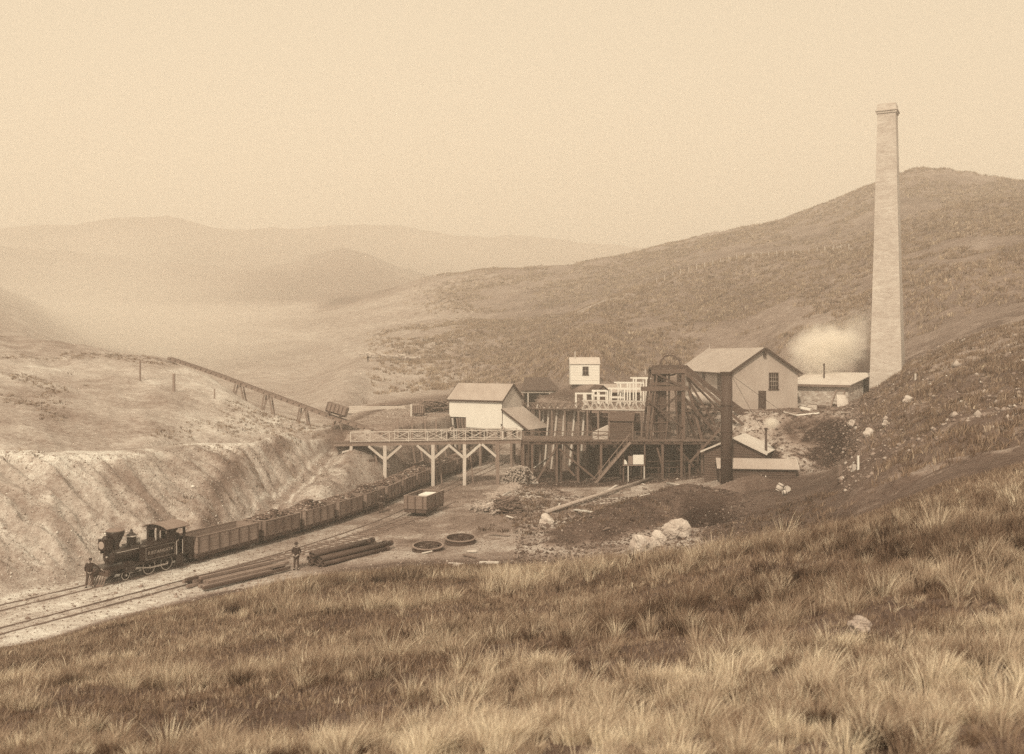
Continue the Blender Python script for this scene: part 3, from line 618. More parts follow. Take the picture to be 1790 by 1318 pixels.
# ------------------------------------------------------------------ boiler shed, low shed, iron stack
def boiler_shed():
    x, y = 19.5, 98.6; M = rot(x, y, 0, -25); Wd, D, ze, zr = 6.0, 5.2, 4.6, 5.95; zb = .9
    t = thing('boiler_shed', 'dark weatherboard boiler shed with low gable behind the riveted iron stack', 'shed', (x, y, zb))
    w_ = MB(M); w_.prism([(.05, .05, zb), (Wd - .05, .05, zb), (Wd - .05, .05, ze), (Wd / 2, .05, zr - .05), (.05, .05, ze)], (0, D, 0)); w_.lap((0, .045), (Wd, .045), zb, ze, (0, -1), .24, .06); w_.lap((Wd - .045, 0), (Wd - .045, D), zb, ze, (1, 0), .24, .06)
    n = 5
    for i in range(n):
        f0 = i / n; w_.lap((Wd / 2 * (f0 + .2) + .05, .045), (Wd - Wd / 2 * (f0 + .2) - .05, .045), ze + (zr - ze) * f0, ze + (zr - ze) * (f0 + .92 / n), (0, -1), .3, .05) if f0 < .9 else None
    w_.build('wall', M_SIDING, t)
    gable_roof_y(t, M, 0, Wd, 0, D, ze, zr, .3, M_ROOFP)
    b = MB(M); s = (zr - ze) / (Wd / 2)
    for xe in (-.32, Wd + .32): b.beam((xe, -.33, ze - .32 * s - .03), (Wd / 2, -.33, zr - .02), .05, .14)
    b.build('bargeboard', M_PALE, t)
boiler_shed()
def low_shed():
    x, y = 20.3, 95.0; M = rot(x, y, 0, -8); Wd, D, ze, zr = 7.2, 3.2, 3.25, 3.95; zb = 1.2
    t = thing('low_shed', 'long low weatherboard shed with pale iron roof below the slag bank', 'shed', (x, y, zb))
    w_ = MB(M); w_.prism([(.05, .05, zb), (.05, D, zb), (.05, D, ze), (.05, D / 2, zr - .04), (.05, .05, ze)], (Wd - .1, 0, 0)); w_.lap((0, .045), (Wd, .045), zb, ze, (0, -1), .22, .06); w_.lap((Wd - .045, 0), (Wd - .045, D), zb, ze, (1, 0), .22, .06); w_.build('wall', M_SIDING, t)
    gable_roof_x(t, M, 0, Wd, 0, D, ze, zr, .28, M_ROOF)
    b = MB(M)
    for ye in (0, 1): b.beam((Wd + .3, -.3 if ye == 0 else D + .3, ze - .12), (Wd + .3, D / 2, zr), .05, .12)
    b.build('bargeboard', M_PALE, t)
    for k, (a, b_) in enumerate((((4.3, -.35, 2.9 - 1.2), (4.9, -.3, 1.6)), ((3.9, -.6, 1.4), (3.9, -.15, 2.6)), ((4.2, -.9, 1.5), (4.35, -.15, 2.5)))):
        p = MB(M); p.beam(a, b_, .12); p.build('leaning_prop', M_PALE, t)
low_shed()
def iron_stack():
    Y = 92.6; x = WX(1270, Y); zb = 1.6; t = thing('iron_stack', 'tall riveted iron boiler stack standing in front of the dark weatherboard shed', 'stack', (x, Y, zb))
    s = MB(); s.lathe([(.56, zb), (.545, 12.5)], (x, Y, 0), 'z', 20); s.build('shaft', M_IRON, t, True)
    for z in (4.4, 6.9, 9.4, 12.35):
        b = MB(); b.lathe([(.552, z), (.60, z + .01), (.60, z + .13), (.552, z + .14)], (x, Y, 0), 'z', 20, False); b.build('band', M_IRON, t)
    c = MB(); c.lathe([(.545, 12.5), (.62, 12.52), (.62, 12.62), (.45, 12.63), (.45, 11.5)], (x, Y, 0), 'z', 20, False); c.build('rim', M_IRON, t)
    for q in (hit(1345, 775, 97), hit(1395, 740, 97)):
        g = MB(); g.tube((x + .5, Y + .2, 12.3), q, .02, None, 4); g.build('guy_wire', M_TRIM, t)
iron_stack()
def stovepipe():
    q = W(1339, 803, 97.0); t = thing('iron_stovepipe', 'thin iron exhaust pipe puffing white steam above the low shed', 'pipe', (q.x, q.y, 2))
    p = MB(); p.tube((q.x, q.y, 2), (q.x, q.y, 6.9), .13, .12, 10); p.build('pipe', M_IRON, t, True); p = MB(); p.lathe([(.17, 6.75), (.18, 6.95), (.13, 6.96)], (q.x, q.y, 0), 'z', 10, False); p.build('collar', M_IRON, t)
stovepipe()
def spare_boiler():
    Y = 115.0; zc = 9.05; a, b = WX(1200, Y), WX(1259, Y); t = thing('spare_boiler', 'white cylindrical boiler lying on the bench beside the engine house', 'boiler', ((a + b) / 2, Y, 8.0))
    s = MB(); s.lathe([(.3, a - .25), (.6, a - .12), (.78, a), (.78, b), (.6, b + .12), (.3, b + .25)], (0, Y, zc), 'x', 22); s.build('shell', M_ENAMEL, t, True)
    for x in (a + 1.1, b - 1.1):
        k = MB(); k.box(x - .2, x + .2, Y - .8, Y + .8, 7.7, 8.6); k.build('cradle', M_WOOD, t)
spare_boiler()

# ------------------------------------------------------------------ footbridge over the line
DZ = 4.85
def xrail(parent, a, b, n, h=1.08, w_=.075, m=M_PALE, name='railing', phase=0, top=.09):
    a = Vector(a); b = Vector(b); d = (b - a) / n; up = Vector((0, 0, h)); out = d.cross(Vector((0, 0, 1))).normalized() * .03
    r = MB()
    for i in range(n + 1): p = a + d * i; r.beam(p, p + up, w_ * 1.15)
    for i in range(n): p = a + d * i; r.beam(p + out + Vector((0, 0, .1)), p + d + out + up * .96, w_ * .8, w_ * .6); r.beam(p - out + up * .96, p + d - out + Vector((0, 0, .1)), w_ * .8, w_ * .6)
    r.beam(a + up, b + up, w_ * 1.3, top); r.beam(a + Vector((0, 0, .1)), b + Vector((0, 0, .1)), w_, w_)
    return r.build(name, m, parent)
def bridge():
    A = Vector((-18.9, 103.0, DZ)); B = Vector((1.0, 106.6, DZ)); d = (B - A).normalized(); nrm = Vector((-d.y, d.x, 0)); Wd = 2.3
    t = thing('trestle_footbridge', 'pale timber trestle footbridge with cross braced railings spanning the coal train', 'bridge', (A.x, A.y, 0))
    k = MB(); L = (B - A).length
    for i in range(int(L / .24)):
        p = A + d * (.24 * i + .12) + Vector((0, 0, .05)); k.beam(p - nrm * .05, p + nrm * (Wd + .05), .225, .07)
    k.build('deck', M_DECK, t)
    for o in (.08, Wd - .08): g = MB(); g.beam(A + nrm * o - Vector((0, 0, .16)), B + nrm * o - Vector((0, 0, .16)), .2, .3); g.build('stringer', M_WOOD, t)
    def at(px, off=0):
        s = 0
        for _ in range(30):
            p = A + d * s + nrm * off; s += (px - (CX + F * p.x / p.y)) * p.y / F / d.x
        return A + d * s + nrm * off
    a = at(613); xrail(t, a + Vector((0, 0, .1)), B + Vector((0, 0, .1)), 9)
    a2 = at(690, Wd); xrail(t, a2 + Vector((0, 0, .1)), B + nrm * Wd + Vector((0, 0, .1)), 8)
    for px in (673, 757, 812, 870):
        for o in (.08, Wd - .08):
            p = at(px, o); c = MB(); c.beam(Vector((p.x, p.y, -.3)), Vector((p.x, p.y, DZ - .3)), .36); c.build('post', M_PALE if px < 850 else M_WOOD, t)
            for s in (-1, 1):
                if px == 870 and s == 1: continue
                q = p + d * s * 1.75; e = MB(); e.beam(Vector((p.x, p.y, DZ - 1.75)) + d * s * .12, Vector((q.x, q.y, DZ - .33)), .25); e.build('knee_brace', M_PALE, t)
        p = at(px, .08); q = at(px, Wd - .08); e = MB(); e.beam(Vector((p.x, p.y, DZ - .42)), Vector((q.x, q.y, DZ - .42)), .24); e.build('cross_head', M_WOOD, t)
    for px, off in ((757, 1.2), (765, 1.9), (820, 1.3)):
        p = at(px, off); c = MB(); c.beam(Vector((p.x + .5, p.y, -.2)), Vector((p.x, p.y, DZ - .3)), .14); c.build('prop', M_WOOD, t)
    p = at(614, .08); c = MB(); c.beam(Vector((p.x, p.y, gz(p.x, p.y) - .4)), Vector((p.x, p.y, DZ - .3)), .3); c.build('post', M_PALE, t)
    q = at(598, .08); c = MB(); c.beam(Vector((p.x, p.y, DZ - .7)), Vector((q.x, q.y, DZ - 1.35 + .4)), .16); c.build('knee_brace', M_PALE, t)
bridge()

# ------------------------------------------------------------------ loading platform below the headframe
def platform():
    x0, x1, y0, y1 = WX(912, 107.5), WX(1262, 107.5), 107.0, 113.4; z = 4.72
    t = thing('loading_platform', 'dark timber loading platform on posts below the headframe', 'platform', (x0, y0, 0))
    k = MB(); n = int((x1 - x0) / .26); rr = random.Random(4)
    for i in range(n): x = x0 + .26 * i + .13; k.box(x - .12, x + .12, y0 - rr.uniform(.02, .3), y1, z + rr.uniform(0, .01), z + .08)
    k.build('deck', M_DECK, t)
    for yy in (y0 + .12, y0 + 2.9, y1 - .15): g = MB(); g.beam((x0, yy, z - .17), (x1, yy, z - .17), .25, .32); g.build('stringer', M_DARK, t)
    for px in (913, 920, 930, 973, 981, 1010, 1050, 1089, 1126, 1157, 1190, 1226):
        for yy in ((y0 + .15, y0 + 2.9, y1 - .2) if px not in (920, 981) else (y0 + 1.2, y1 - .2)):
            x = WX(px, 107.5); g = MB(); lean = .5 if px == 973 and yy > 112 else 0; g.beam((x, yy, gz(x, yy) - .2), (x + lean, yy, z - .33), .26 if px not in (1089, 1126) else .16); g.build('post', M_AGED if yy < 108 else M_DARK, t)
    def br(pa, za, pb, zb, yy, m=M_AGED, w_=.2): g = MB(); g.beam((WX(pa, 107.5), yy, za), (WX(pb, 107.5), yy, zb), w_); g.build('brace', m, t)
    br(977, 3.9, 1046, .3, y0 - .05); br(972, 4.1, 938, .4, y0 - .05); br(986, 4.4, 1012, 3.0, y0 + 1.0, M_DARK); br(983, 2.4, 1004, .9, y0 + .4); br(918, 1.6, 946, .2, y0 + 1, M_DARK); br(1148, 4.0, 1157, 2.0, y0 + .3); br(1010, 2.4, 985, .5, y0 + 3, M_DARK); br(1200, 2.4, 1260, 6.6, y0 - .9, M_AGED, .22); br(1201, .6, 1201, 2.5, y0 - .9, M_AGED, .22); br(1226, 1, 1180, 4.3, y0 + .6, M_DARK)
    a = Vector((x0, y0 + .05, z + .08)); b = Vector((WX(1063, 107.2), y0 + .05, z + .08)); xrail(t, a, b, 5, 1.0, .085, M_AGED)
    h = MB(); h.beam((WX(1110, 107), y0, z + .08), (WX(1110, 107), y0, z + 1.1), .08); h.beam((WX(1140, 107), y0, z + .08), (WX(1140, 107), y0, z + 1.1), .08); h.beam((WX(1108, 107), y0, z + 1.05), (WX(1158, 107), y0, z + 1.05), .07); h.build('handrail', M_AGED, t)
    w_ = MB(); w_.box(WX(1095, 113.5), WX(1262, 113.5), 113.45, 113.53, .6, z - .05); w_.build('back_boarding', M_DARK, t)
    sc = MB()
    for i, zz_ in enumerate((.9, 1.6, 2.3, 3.0, 3.7)): sc.beam((WX(1130, 109), y0 + 1.8, zz_), (WX(1240, 109), y0 + 1.8 + i * .02, zz_ + .15), .09)
    sc.build('cross_rail', M_DARK, t)
platform()
def stair():
    Y = 106.3; a = Vector((WX(1040, Y), Y, .15)); b = Vector((WX(1102, Y), Y, 4.7)); t = thing('staircase', 'steep open timber stair climbing to the loading platform', 'stairs', a)
    for yy in (0, .8): g = MB(); g.beam(a + Vector((0, yy, 0)), b + Vector((0, yy, 0)), .06, .26); g.build('stringer', M_WOOD, t)
    n = 17; g = MB()
    for i in range(1, n): p = a.lerp(b, i / n); g.box(p.x - .14, p.x + .14, p.y + .05, p.y + .76, p.z - .02, p.z + .03)
    g.build('treads', M_DECK, t)
    g = MB(); up = Vector((0, -.05, 1.0)); g.beam(a.lerp(b, -.08) + up * .8, b + up, .075)
    for f in (.12, .4, .62, .9): p = a.lerp(b, f); g.beam(p + Vector((0, -.05, -.1)), p + up * .98, .08)
    g.build('handrail', M_WOOD, t)
stair()
def dark_hut():
    Y = 107.9; x0 = WX(1066, Y); M = rot(x0, Y, 0, -14); Wd, D = 2.55, 2.1; z = 4.8; ze, zr = 7.0, 7.85
    t = thing('weatherboard_cabin', 'dark weatherboard cabin with gabled roof standing on the loading platform', 'cabin', (x0, Y, z))
    w_ = MB(M); w_.prism([(.05, .05, z), (.05, D, z), (.05, D, ze), (.05, D / 2, zr - .04), (.05, .05, ze)], (Wd - .1, 0, 0)); w_.lap((0, .045), (Wd, .045), z, ze - .03, (0, -1), .19, .05); w_.lap((Wd - .045, 0), (Wd - .045, D), z, ze - .03, (1, 0), .19, .05); w_.build('wall', M_SIDING, t)
    gable_roof_x(t, M, 0, Wd, 0, D, ze, zr, .14, M_SIDING)
    c = MB(M); c.beam((Wd + .02, .0, z), (Wd + .02, 0, ze), .1); c.build('corner_board', M_WOOD, t)
dark_hut()
def notice():
    Y = 106.9; t = thing('notice_board', 'white notice board on posts under the loading platform beside the stair', 'notice board', (WX(1115, Y), Y, 0))
    b = MB(); b.box(WX(1106.5, Y), WX(1125, Y), Y - .05, Y - .01, W(0, 811.5, Y).z, W(0, 795, Y).z); b.build('board', M_WHITE, t)
    b = MB(); b.box(WX(1098, Y), WX(1106.2, Y), Y - .03, Y - .01, W(0, 811.5, Y).z, W(0, 797, Y).z); b.build('bare_panel', M_WOOD, t)
    b = MB(); zc = W(0, 811.5, Y).z; b.prism([(WX(1091, Y) , Y - .04, zc)] + [(WX(1091, Y) + .34 * math.cos(a), Y - .04, zc + .52 * math.sin(a)) for a in np.linspace(0, math.pi / 2, 8)], (0, .03, 0)); b.build('rounded_panel', M_WHITE, t)
    b = MB(); b.box(WX(1088, Y), WX(1127, Y), Y - .08, Y + .05, zc - .16, zc - .04); b.build('rail', M_WOOD, t)
    for px in (1098, 1126): b = MB(); b.beam((WX(px, Y), Y + .02, -.1), (WX(px, Y), Y + .02, zc - .17), .12); b.build('post', M_PALE, t)
notice()
def trough():
    Y = 108.6; x = WX(1037, Y); t = thing('timber_bin', 'pale timber bin with sloping lid beside the dark cabin', 'bin', (x, Y, 4.8))
    b = MB(); b.prism([(x, Y, 4.8), (x + 1.7, Y, 4.8), (x + 1.7, Y, 6.35), (x, Y, 5.55)], (0, 1.1, 0)); b.build('body', M_CREAM, t)
    b = MB(); b.beam((x + .55, Y - .03, 4.8), (x + .55, Y - .03, 5.9), .1, .05); b.box(x, x + 1.72, Y - .05, Y - .003, 5.25, 5.37); b.build('battens', M_WOOD, t)
trough()
def chute():
    t = thing('coal_chute', 'pale plank chute slanting under the loading platform posts', 'chute', (WX(935, 110), 110, 0))
    a = W(934, 816, 110.0); b = W(972, 789, 109.0)
    for o, m in ((0, M_WHITE), (.55, M_PALE)):
        g = MB(); g.beam(a + Vector((o * .6, o, -.1)), b + Vector((o * .3, o, -.1)), .5, .07); g.build('plank', m, t)
    g = MB(); g.beam(Vector((a.x + .4, a.y, -.1)), a + Vector((.4, 0, -.15)), .14); g.build('post', M_WOOD, t)
chute()

# ------------------------------------------------------------------ headframe
def headframe():
    Yf, Yb = 109.0, 111.6; X = lambda px: WX(px, Yf)
    t = thing('headframe', 'tall dark timber pithead frame with winding pulley and raking back stays', 'headframe', (X(1165), Yf, 0))
    zt, z2 = 12.45, 10.45
    def b(a, c, w_=.3, m=M_DARK, n='leg', h=None): g = MB(); g.beam(a, c, w_, h); return g.build(n, m, t)
    for yy in (Yf, Yb):
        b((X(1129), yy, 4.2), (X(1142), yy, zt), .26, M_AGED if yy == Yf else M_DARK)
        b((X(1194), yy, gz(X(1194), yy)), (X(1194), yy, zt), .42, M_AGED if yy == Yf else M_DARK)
        b((X(1137), yy + .1, 4.7), (X(1150), yy + .1, z2), .2, M_DARK)
    for px, w_ in ((1153, .3), (1158, .5), (1164, .28), (1146, .2), (1171, .16)): b((X(px), Yf + .6, gz(X(px), Yf) if px > 1150 else 4.6), (X(px), Yf + .6, zt - .2), w_, M_DARK, 'guide_post')
    for k, px in enumerate((1150.5, 1153, 1155.5, 1158, 1160.5, 1163, 1166)): b((X(px), Yf + 1.3 + .02 * (k % 2), 4.7), (X(px), Yf + 1.3 + .02 * (k % 2), 11.2 - .35 * (k % 3)), .15, M_DARK, 'shaft_board', .05)
    b((X(1196), Yf - .9, zt - .2), (X(1286), 105.4, gz(X(1286), 105.4)), .28, M_AGED, 'back_stay'); b((X(1194), Yf + .4, 9.6), (X(1256), 106.2, gz(X(1256), 106.2)), .26, M_DARK, 'back_stay'); b((X(1136), Yf - .2, 4.8), (X(1148), Yf - .2, zt - .3), .16, M_AGED, 'leg'); b((X(1184), Yf - .2, 4.8), (X(1180), Yf - .2, z2), .18, M_DARK, 'leg')
    for z in (5.6, 6.6, 7.6, 8.6, 9.6): b((X(1132), Yf + .35, z), (X(1172), Yf + .35, z + .06), .12, M_AGED, 'girt')
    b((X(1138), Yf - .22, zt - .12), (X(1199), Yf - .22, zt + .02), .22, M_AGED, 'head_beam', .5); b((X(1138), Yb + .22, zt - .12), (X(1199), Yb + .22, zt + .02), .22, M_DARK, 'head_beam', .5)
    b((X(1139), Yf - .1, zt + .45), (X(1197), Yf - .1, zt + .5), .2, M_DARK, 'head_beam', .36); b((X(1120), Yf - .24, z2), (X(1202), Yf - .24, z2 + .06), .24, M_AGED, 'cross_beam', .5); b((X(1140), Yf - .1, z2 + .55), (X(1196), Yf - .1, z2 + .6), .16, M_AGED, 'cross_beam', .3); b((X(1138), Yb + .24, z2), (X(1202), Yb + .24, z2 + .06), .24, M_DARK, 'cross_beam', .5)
    for px in (1142, 1194): b((X(px), Yf - .3, zt + .25), (X(px), Yb + .3, zt + .25), .24, M_DARK, 'tie_beam')
    f1 = Vector((X(1292), 107.2, 0)); f1.z = gz(f1.x, f1.y) - .1
    b((X(1197), Yf, zt + .5), f1, .36, M_DARK, 'back_stay', .5); b((X(1199), Yb, zt + .5), (f1.x + .6, f1.y + 2.2, gz(f1.x + .6, f1.y + 2.2)), .34, M_DARK, 'back_stay', .44)
    b((X(1199), Yf - .3, zt - .6), (X(1262), Yf - 1.2, 7.6), .24, M_AGED, 'back_stay'); b((X(1262), Yf - 1.2, 7.6), (X(1278), 106.6, gz(X(1278), 106.6)), .24, M_AGED, 'back_stay'); g1 = hit(1232, 800, 104); b((X(1204), Yf + .2, 10.6), (X(1232), Yf - .5, gz(X(1232), Yf - .5)), .3, M_AGED, 'back_stay'); b((X(1210), Yb, 10.4), (X(1243), Yb - .5, gz(X(1243), Yb - .5)), .3, M_DARK, 'back_stay')
    b((X(1197), Yf + .1, 8.6), (X(1227), Yf + .8, 3.0), .24, M_DARK, 'brace'); b((X(1256), Yf - .6, 6.8), (X(1236), Yf - .2, 2.6), .24, M_DARK, 'brace'); b((X(1238), Yf + .3, 7.0), (X(1254), Yf + .3, 3.2), .22, M_DARK, 'brace'); b((X(1209), Yf, 9.2), (X(1216), Yf + .2, 6.0), .2, M_DARK, 'brace'); b((X(1196), Yf, 7.9), (X(1262), Yf + .3, 8.35), .14, M_AGED, 'tie_rail'); b((X(1200), Yf + .4, 4.55), (X(1262), Yf + .4, 4.7), .14, M_DARK, 'tie_rail'); b((X(1184), Yf - .1, 4.7), (X(1196), Yf - .1, 6.6), .14, M_AGED, 'brace'); b((X(1162), Yf - .3, 4.6), (X(1166), Yf - .3, 6.9), .14, M_AGED, 'brace')
    b((X(1216), Yf, 11.2), (X(1262), Yf, 9.0), .07, M_PALE, 'hauling_rope')
    for (pa, za, ya), (pb, zb_, yb) in (((1200, 11.6, -.4), (1246, 6.4, -1.6)), ((1203, 8.2, .5), (1250, 2.6, -.6)), ((1246, 8.6, 1.2), (1212, 3.4, .4)), ((1212, 7.4, 1.0), (1218, 2.0, .2)), ((1228, 8.8, 2.2), (1229, 1.6, 1.6)), ((1243, 6.2, -1.0), (1243, 1.4, -1.4)), ((1216, 4.6, -1.2), (1216, .9, -1.4)), ((1214, 4.4, -1.3), (1244, 1.9, -1.5)), ((1130, 9.2, -.35), (1192, 6.2, -.35)), ((1192, 10.0, .3), (1140, 7.2, .3)), ((1146, 12.2, -.3), (1192, 10.6, -.3))):
        b((X(pa), Yf + ya, za), (X(pb), Yf + yb, zb_), .2, M_DARK if za > 4.5 else M_AGED, 'brace')
    # winding pulley: rim, spokes, hub
    c = Vector((X(1174), (Yf + Yb) / 2 - .3, zt + .62)); R0 = 1.16
    w_ = MB(rot(c.x, c.y, c.z, -18)); n = 30
    for i in range(n):
        a0, a1 = 2 * math.pi * i / n, 2 * math.pi * (i + 1) / n
        for r0, r1, y0, y1 in ((R0 - .05, R0 + .06, -.1, -.03), (R0 - .05, R0 + .06, .03, .1), (R0 - .13, R0 - .05, -.1, .1)):
            q = [(r * math.cos(a), y, r * math.sin(a)) for a in (a0, a1) for r, y in ((r0, y0), (r1, y0), (r1, y1), (r0, y1))]
            w_._add(q, [(0, 1, 5, 4), (1, 2, 6, 5), (2, 3, 7, 6), (3, 0, 4, 7)])
    pw = w_.build('winding_pulley', M_DARK, t)
    s = MB(rot(c.x, c.y, c.z, -18))
    for i in range(8): a = math.pi * 2 * i / 8; s.beam((0, 0, 0), ((R0 - .08) * math.cos(a), 0, (R0 - .08) * math.sin(a)), .05)
    s.build('spokes', M_DARK, pw); h = MB(rot(c.x, c.y, c.z, -18)); h.lathe([(.14, -.3), (.14, .3)], (0, 0, 0), 'y', 12); h.build('hub', M_IRON, pw)
    # curved guard over the pulley as in the stays
    g = MB(); pts = [(X(1174) + 1.45 * math.cos(a), c.y + .45, zt + .5 + 1.5 * math.sin(a)) for a in np.linspace(-.1, 2.2, 12)]
    for p, q in zip(pts[:-1], pts[1:]): g.beam(p, q, .07)
    g.build('pulley_guard', M_AGED, t)
headframe()

# ------------------------------------------------------------------ retaining walls
def crib(label, pts, zt, m, posts, leanv, zb=-.2, pm=M_PALE, rows=.42):
    t = thing('retaining_wall', label, 'retaining wall', (pts[0][0], pts[0][1], 0)); rr = random.Random(len(pts) + posts)
    w_ = MB()
    for (a, b) in zip(pts[:-1], pts[1:]):
        d = Vector((b[0] - a[0], b[1] - a[1], 0)).normalized(); nr = Vector((-d.y, d.x, 0)); n = int((zt - zb) / rows)
        for i in range(n):
            z = zb + i * rows; o = nr * leanv * (z / zt) + nr * rr.uniform(-.03, .03); w_.beam(Vector((a[0], a[1], z + rows / 2)) + o, Vector((b[0], b[1], z + rows / 2)) + o, .12, rows * .9)
    w_.build('planking', m, t); L = [Vector((p[0], p[1], 0)) for p in pts]; seg = [(b - a).length for a, b in zip(L[:-1], L[1:])]; tot = sum(seg)
    for i in range(posts):
        s = tot * (i + .5) / posts + rr.uniform(-.25, .25); k = 0
        while k < len(seg) - 1 and s > seg[k]: s -= seg[k]; k += 1
        d = (L[k + 1] - L[k]).normalized(); nr = Vector((-d.y, d.x, 0)); p = L[k] + d * s
        g = MB(); g.beam(p - nr * .25 + Vector((0, 0, zb)), p + nr * (leanv - .2) + Vector((rr.uniform(-.3, .1), 0, zt + rr.uniform(-.1, .7))), .22); g.build('post', pm, t)
crib('plank retaining wall with raking posts behind the loading platform', [(WX(930, 129), 129), (WX(968, 121), 121), (WX(1024, 114.6), 114.6)], 7.4, M_WOOD, 7, .9)
crib('dark plank retaining wall behind the weatherboard cabin and headframe', [(WX(1025, 114.8), 114.8), (WX(1120, 114.8), 114.8)], 7.4, M_DARK, 5, .7, pm=M_DARK)
crib('low plank retaining wall with posts behind the coal train under the footbridge', [(WX(652, 103), 103), (WX(690, 107), 107), (WX(740, 113), 113), (WX(790, 119.5), 119.5)], 3.4, M_WOOD, 9, .7, pm=M_WOOD)
def row_posts():
    for px in (697, 722, 745, 764):
        p = hit(px, 768, 100); g = MB(); g.beam((p.x, p.y - .2, p.z - 1.2), (p.x - .15, p.y + .2, p.z + 2.3), .22); tag(g.build('timber_post', M_WOOD, None, loc=(p.x, p.y, p.z - 1.2)), 'leaning weathered timber post against the earth bank left of the white screening house', 'post', 'bank posts by the screening house')
row_posts()

# ------------------------------------------------------------------ upper walkways
def lattice(label, a, b, n, h, m, legs, double=False):
    a = Vector(a); b = Vector(b); t = thing('upper_walkway', label, 'walkway', (a.x, a.y, 0)); d = (b - a) / n; dn = d.normalized(); nr = Vector((-dn.y, dn.x, 0)); up = Vector((0, 0, h)); Wd = 1.3
    k = MB(); k.beam(a + nr * Wd / 2, b + nr * Wd / 2, Wd, .1); k.build('deck', M_DECK, t)
    for o in (0, Wd):
        r = MB(); q = nr * o; r.beam(a + q + up, b + q + up, .1); r.beam(a + q + Vector((0, 0, .1)), b + q + Vector((0, 0, .1)), .1)
        for i in range(n):
            p = a + q + d * i; r.beam(p + Vector((0, 0, .12)), p + d * .5 + up, .075); r.beam(p + d * .5 + up, p + d + Vector((0, 0, .12)), .075)
            if double: r.beam(p + d * .25 + Vector((0, 0, .12)) + nr * .1, p + d * .25 + up + nr * .1, .06)
        r.build('lattice_railing', m, t)
    for i in range(legs):
        p = a.lerp(b, (i + .5) / legs)
        for o in (.1, Wd - .1): g = MB(); g.beam(p + nr * o - Vector((0, 0, .06)), Vector((p.x + nr.x * o, p.y + nr.y * o, gz(p.x, p.y + o) - .2)), .2); g.build('post', M_WOOD, t)
lattice('weathered walkway with open diagonal railings running behind the white screening house', W(912, 715, 129.5), W(1022, 716.5, 113.6), 9, .8, M_WOOD, 5)
lattice('pale close braced walkway crossing towards the headframe above the dark cabin', W(1017, 717, 113.2), W(1131, 719, 112.0), 8, 1.1, M_PALE, 6, True)

# ------------------------------------------------------------------ unfinished timber frames and sheds on the bench
def frame(label, Y, posts, rails, dep, m=M_WHITE):
    px = [p[0] for p in posts]; t = thing('unfinished_shed', label, 'unfinished shed', (WX(sum(px) / len(px), Y), Y, 8.2))
    for q, bot, top in posts:
        for yy in (0, dep): a = W(q, bot, Y); c = W(q, top, Y); g = MB(); g.beam((a.x, Y + yy, a.z - .3), (a.x, Y + yy, c.z), .17); g.build('stud', m, t)
    for a, b, r in rails:
        for yy in (0, dep): p = W(a, r, Y); q = W(b, r, Y); g = MB(); g.beam((p.x, Y + yy - .01, p.z), (q.x, Y + yy - .01, q.z), .13, .16); g.build('plate', m, t)
    for q, bot, top in (posts[0], posts[-1]): c = W(q, top, Y); g = MB(); g.beam((c.x, Y + .1, c.z - .1), (c.x, Y + dep - .1, c.z - .1), .13); g.build('tie', m, t)
frame('tall white unfinished timber frame beside the headframe', 121.5, [(1084.5, 703, 668), (1101, 703, 669), (1111.7, 703, 661), (1125, 703, 669), (1129.5, 703, 661)], [(1077, 1126, 669.5), (1106, 1141, 661.3), (1084, 1126, 680)], 2.6)
frame('lower white timber frame standing left of the tall unfinished frame', 121.0, [(1068.5, 702, 679.5), (1091.5, 702, 680.5)], [(1066, 1092, 679.6), (1068, 1092, 695)], 2.0)
frame('low white timber frame with middle rail nearest the plank retaining wall', 120.5, [(1038, 702, 684), (1047, 702, 686), (1062, 702, 684)], [(1037, 1063, 683.6), (1038, 1062, 692)], 2.0)
frame('thin white rail frame at the left end of the frames', 120.0, [(1007, 709, 689), (1021, 703, 688), (1024, 703, 688), (1036, 703, 688)], [(1006, 1037, 688)], .8)
def back_shed():
    Y = 126.5; x0 = WX(1040, Y); M = rot(x0, Y, 0, 12); t = thing('gabled_shed', 'small dark gabled shed behind the white timber frames', 'shed', (x0, Y, 8))
    w_ = MB(M); w_.prism([(0, 0, 7.6), (2.1, 0, 7.6), (2.1, 0, 9.35), (1.05, 0, 10.2), (0, 0, 9.35)], (4.5, 0, 0) if False else (0, 3.5, 0)); w_.build('wall', M_SIDING, t)
    s = MB(M); s.box(2.12, 6.6, .6, 3.4, 7.6, 9.2); s.build('side_wing', M_DARK, t)
    gable_roof_y(t, M, 0, 2.1, 0, 3.5, 9.35, 10.25, .2, M_DARK)
    r = MB(M); r.slab((1.3, .3, 9.28), (6.9, .3, 9.28), (6.9, 2.4, 10.3), (1.1, 2.4, 10.3), .08); r.build('wing_roof', M_ROOF, t)
    window(t, T(M, 5.6, .6, 8.4), .8, .9, 2, 2)
back_shed()
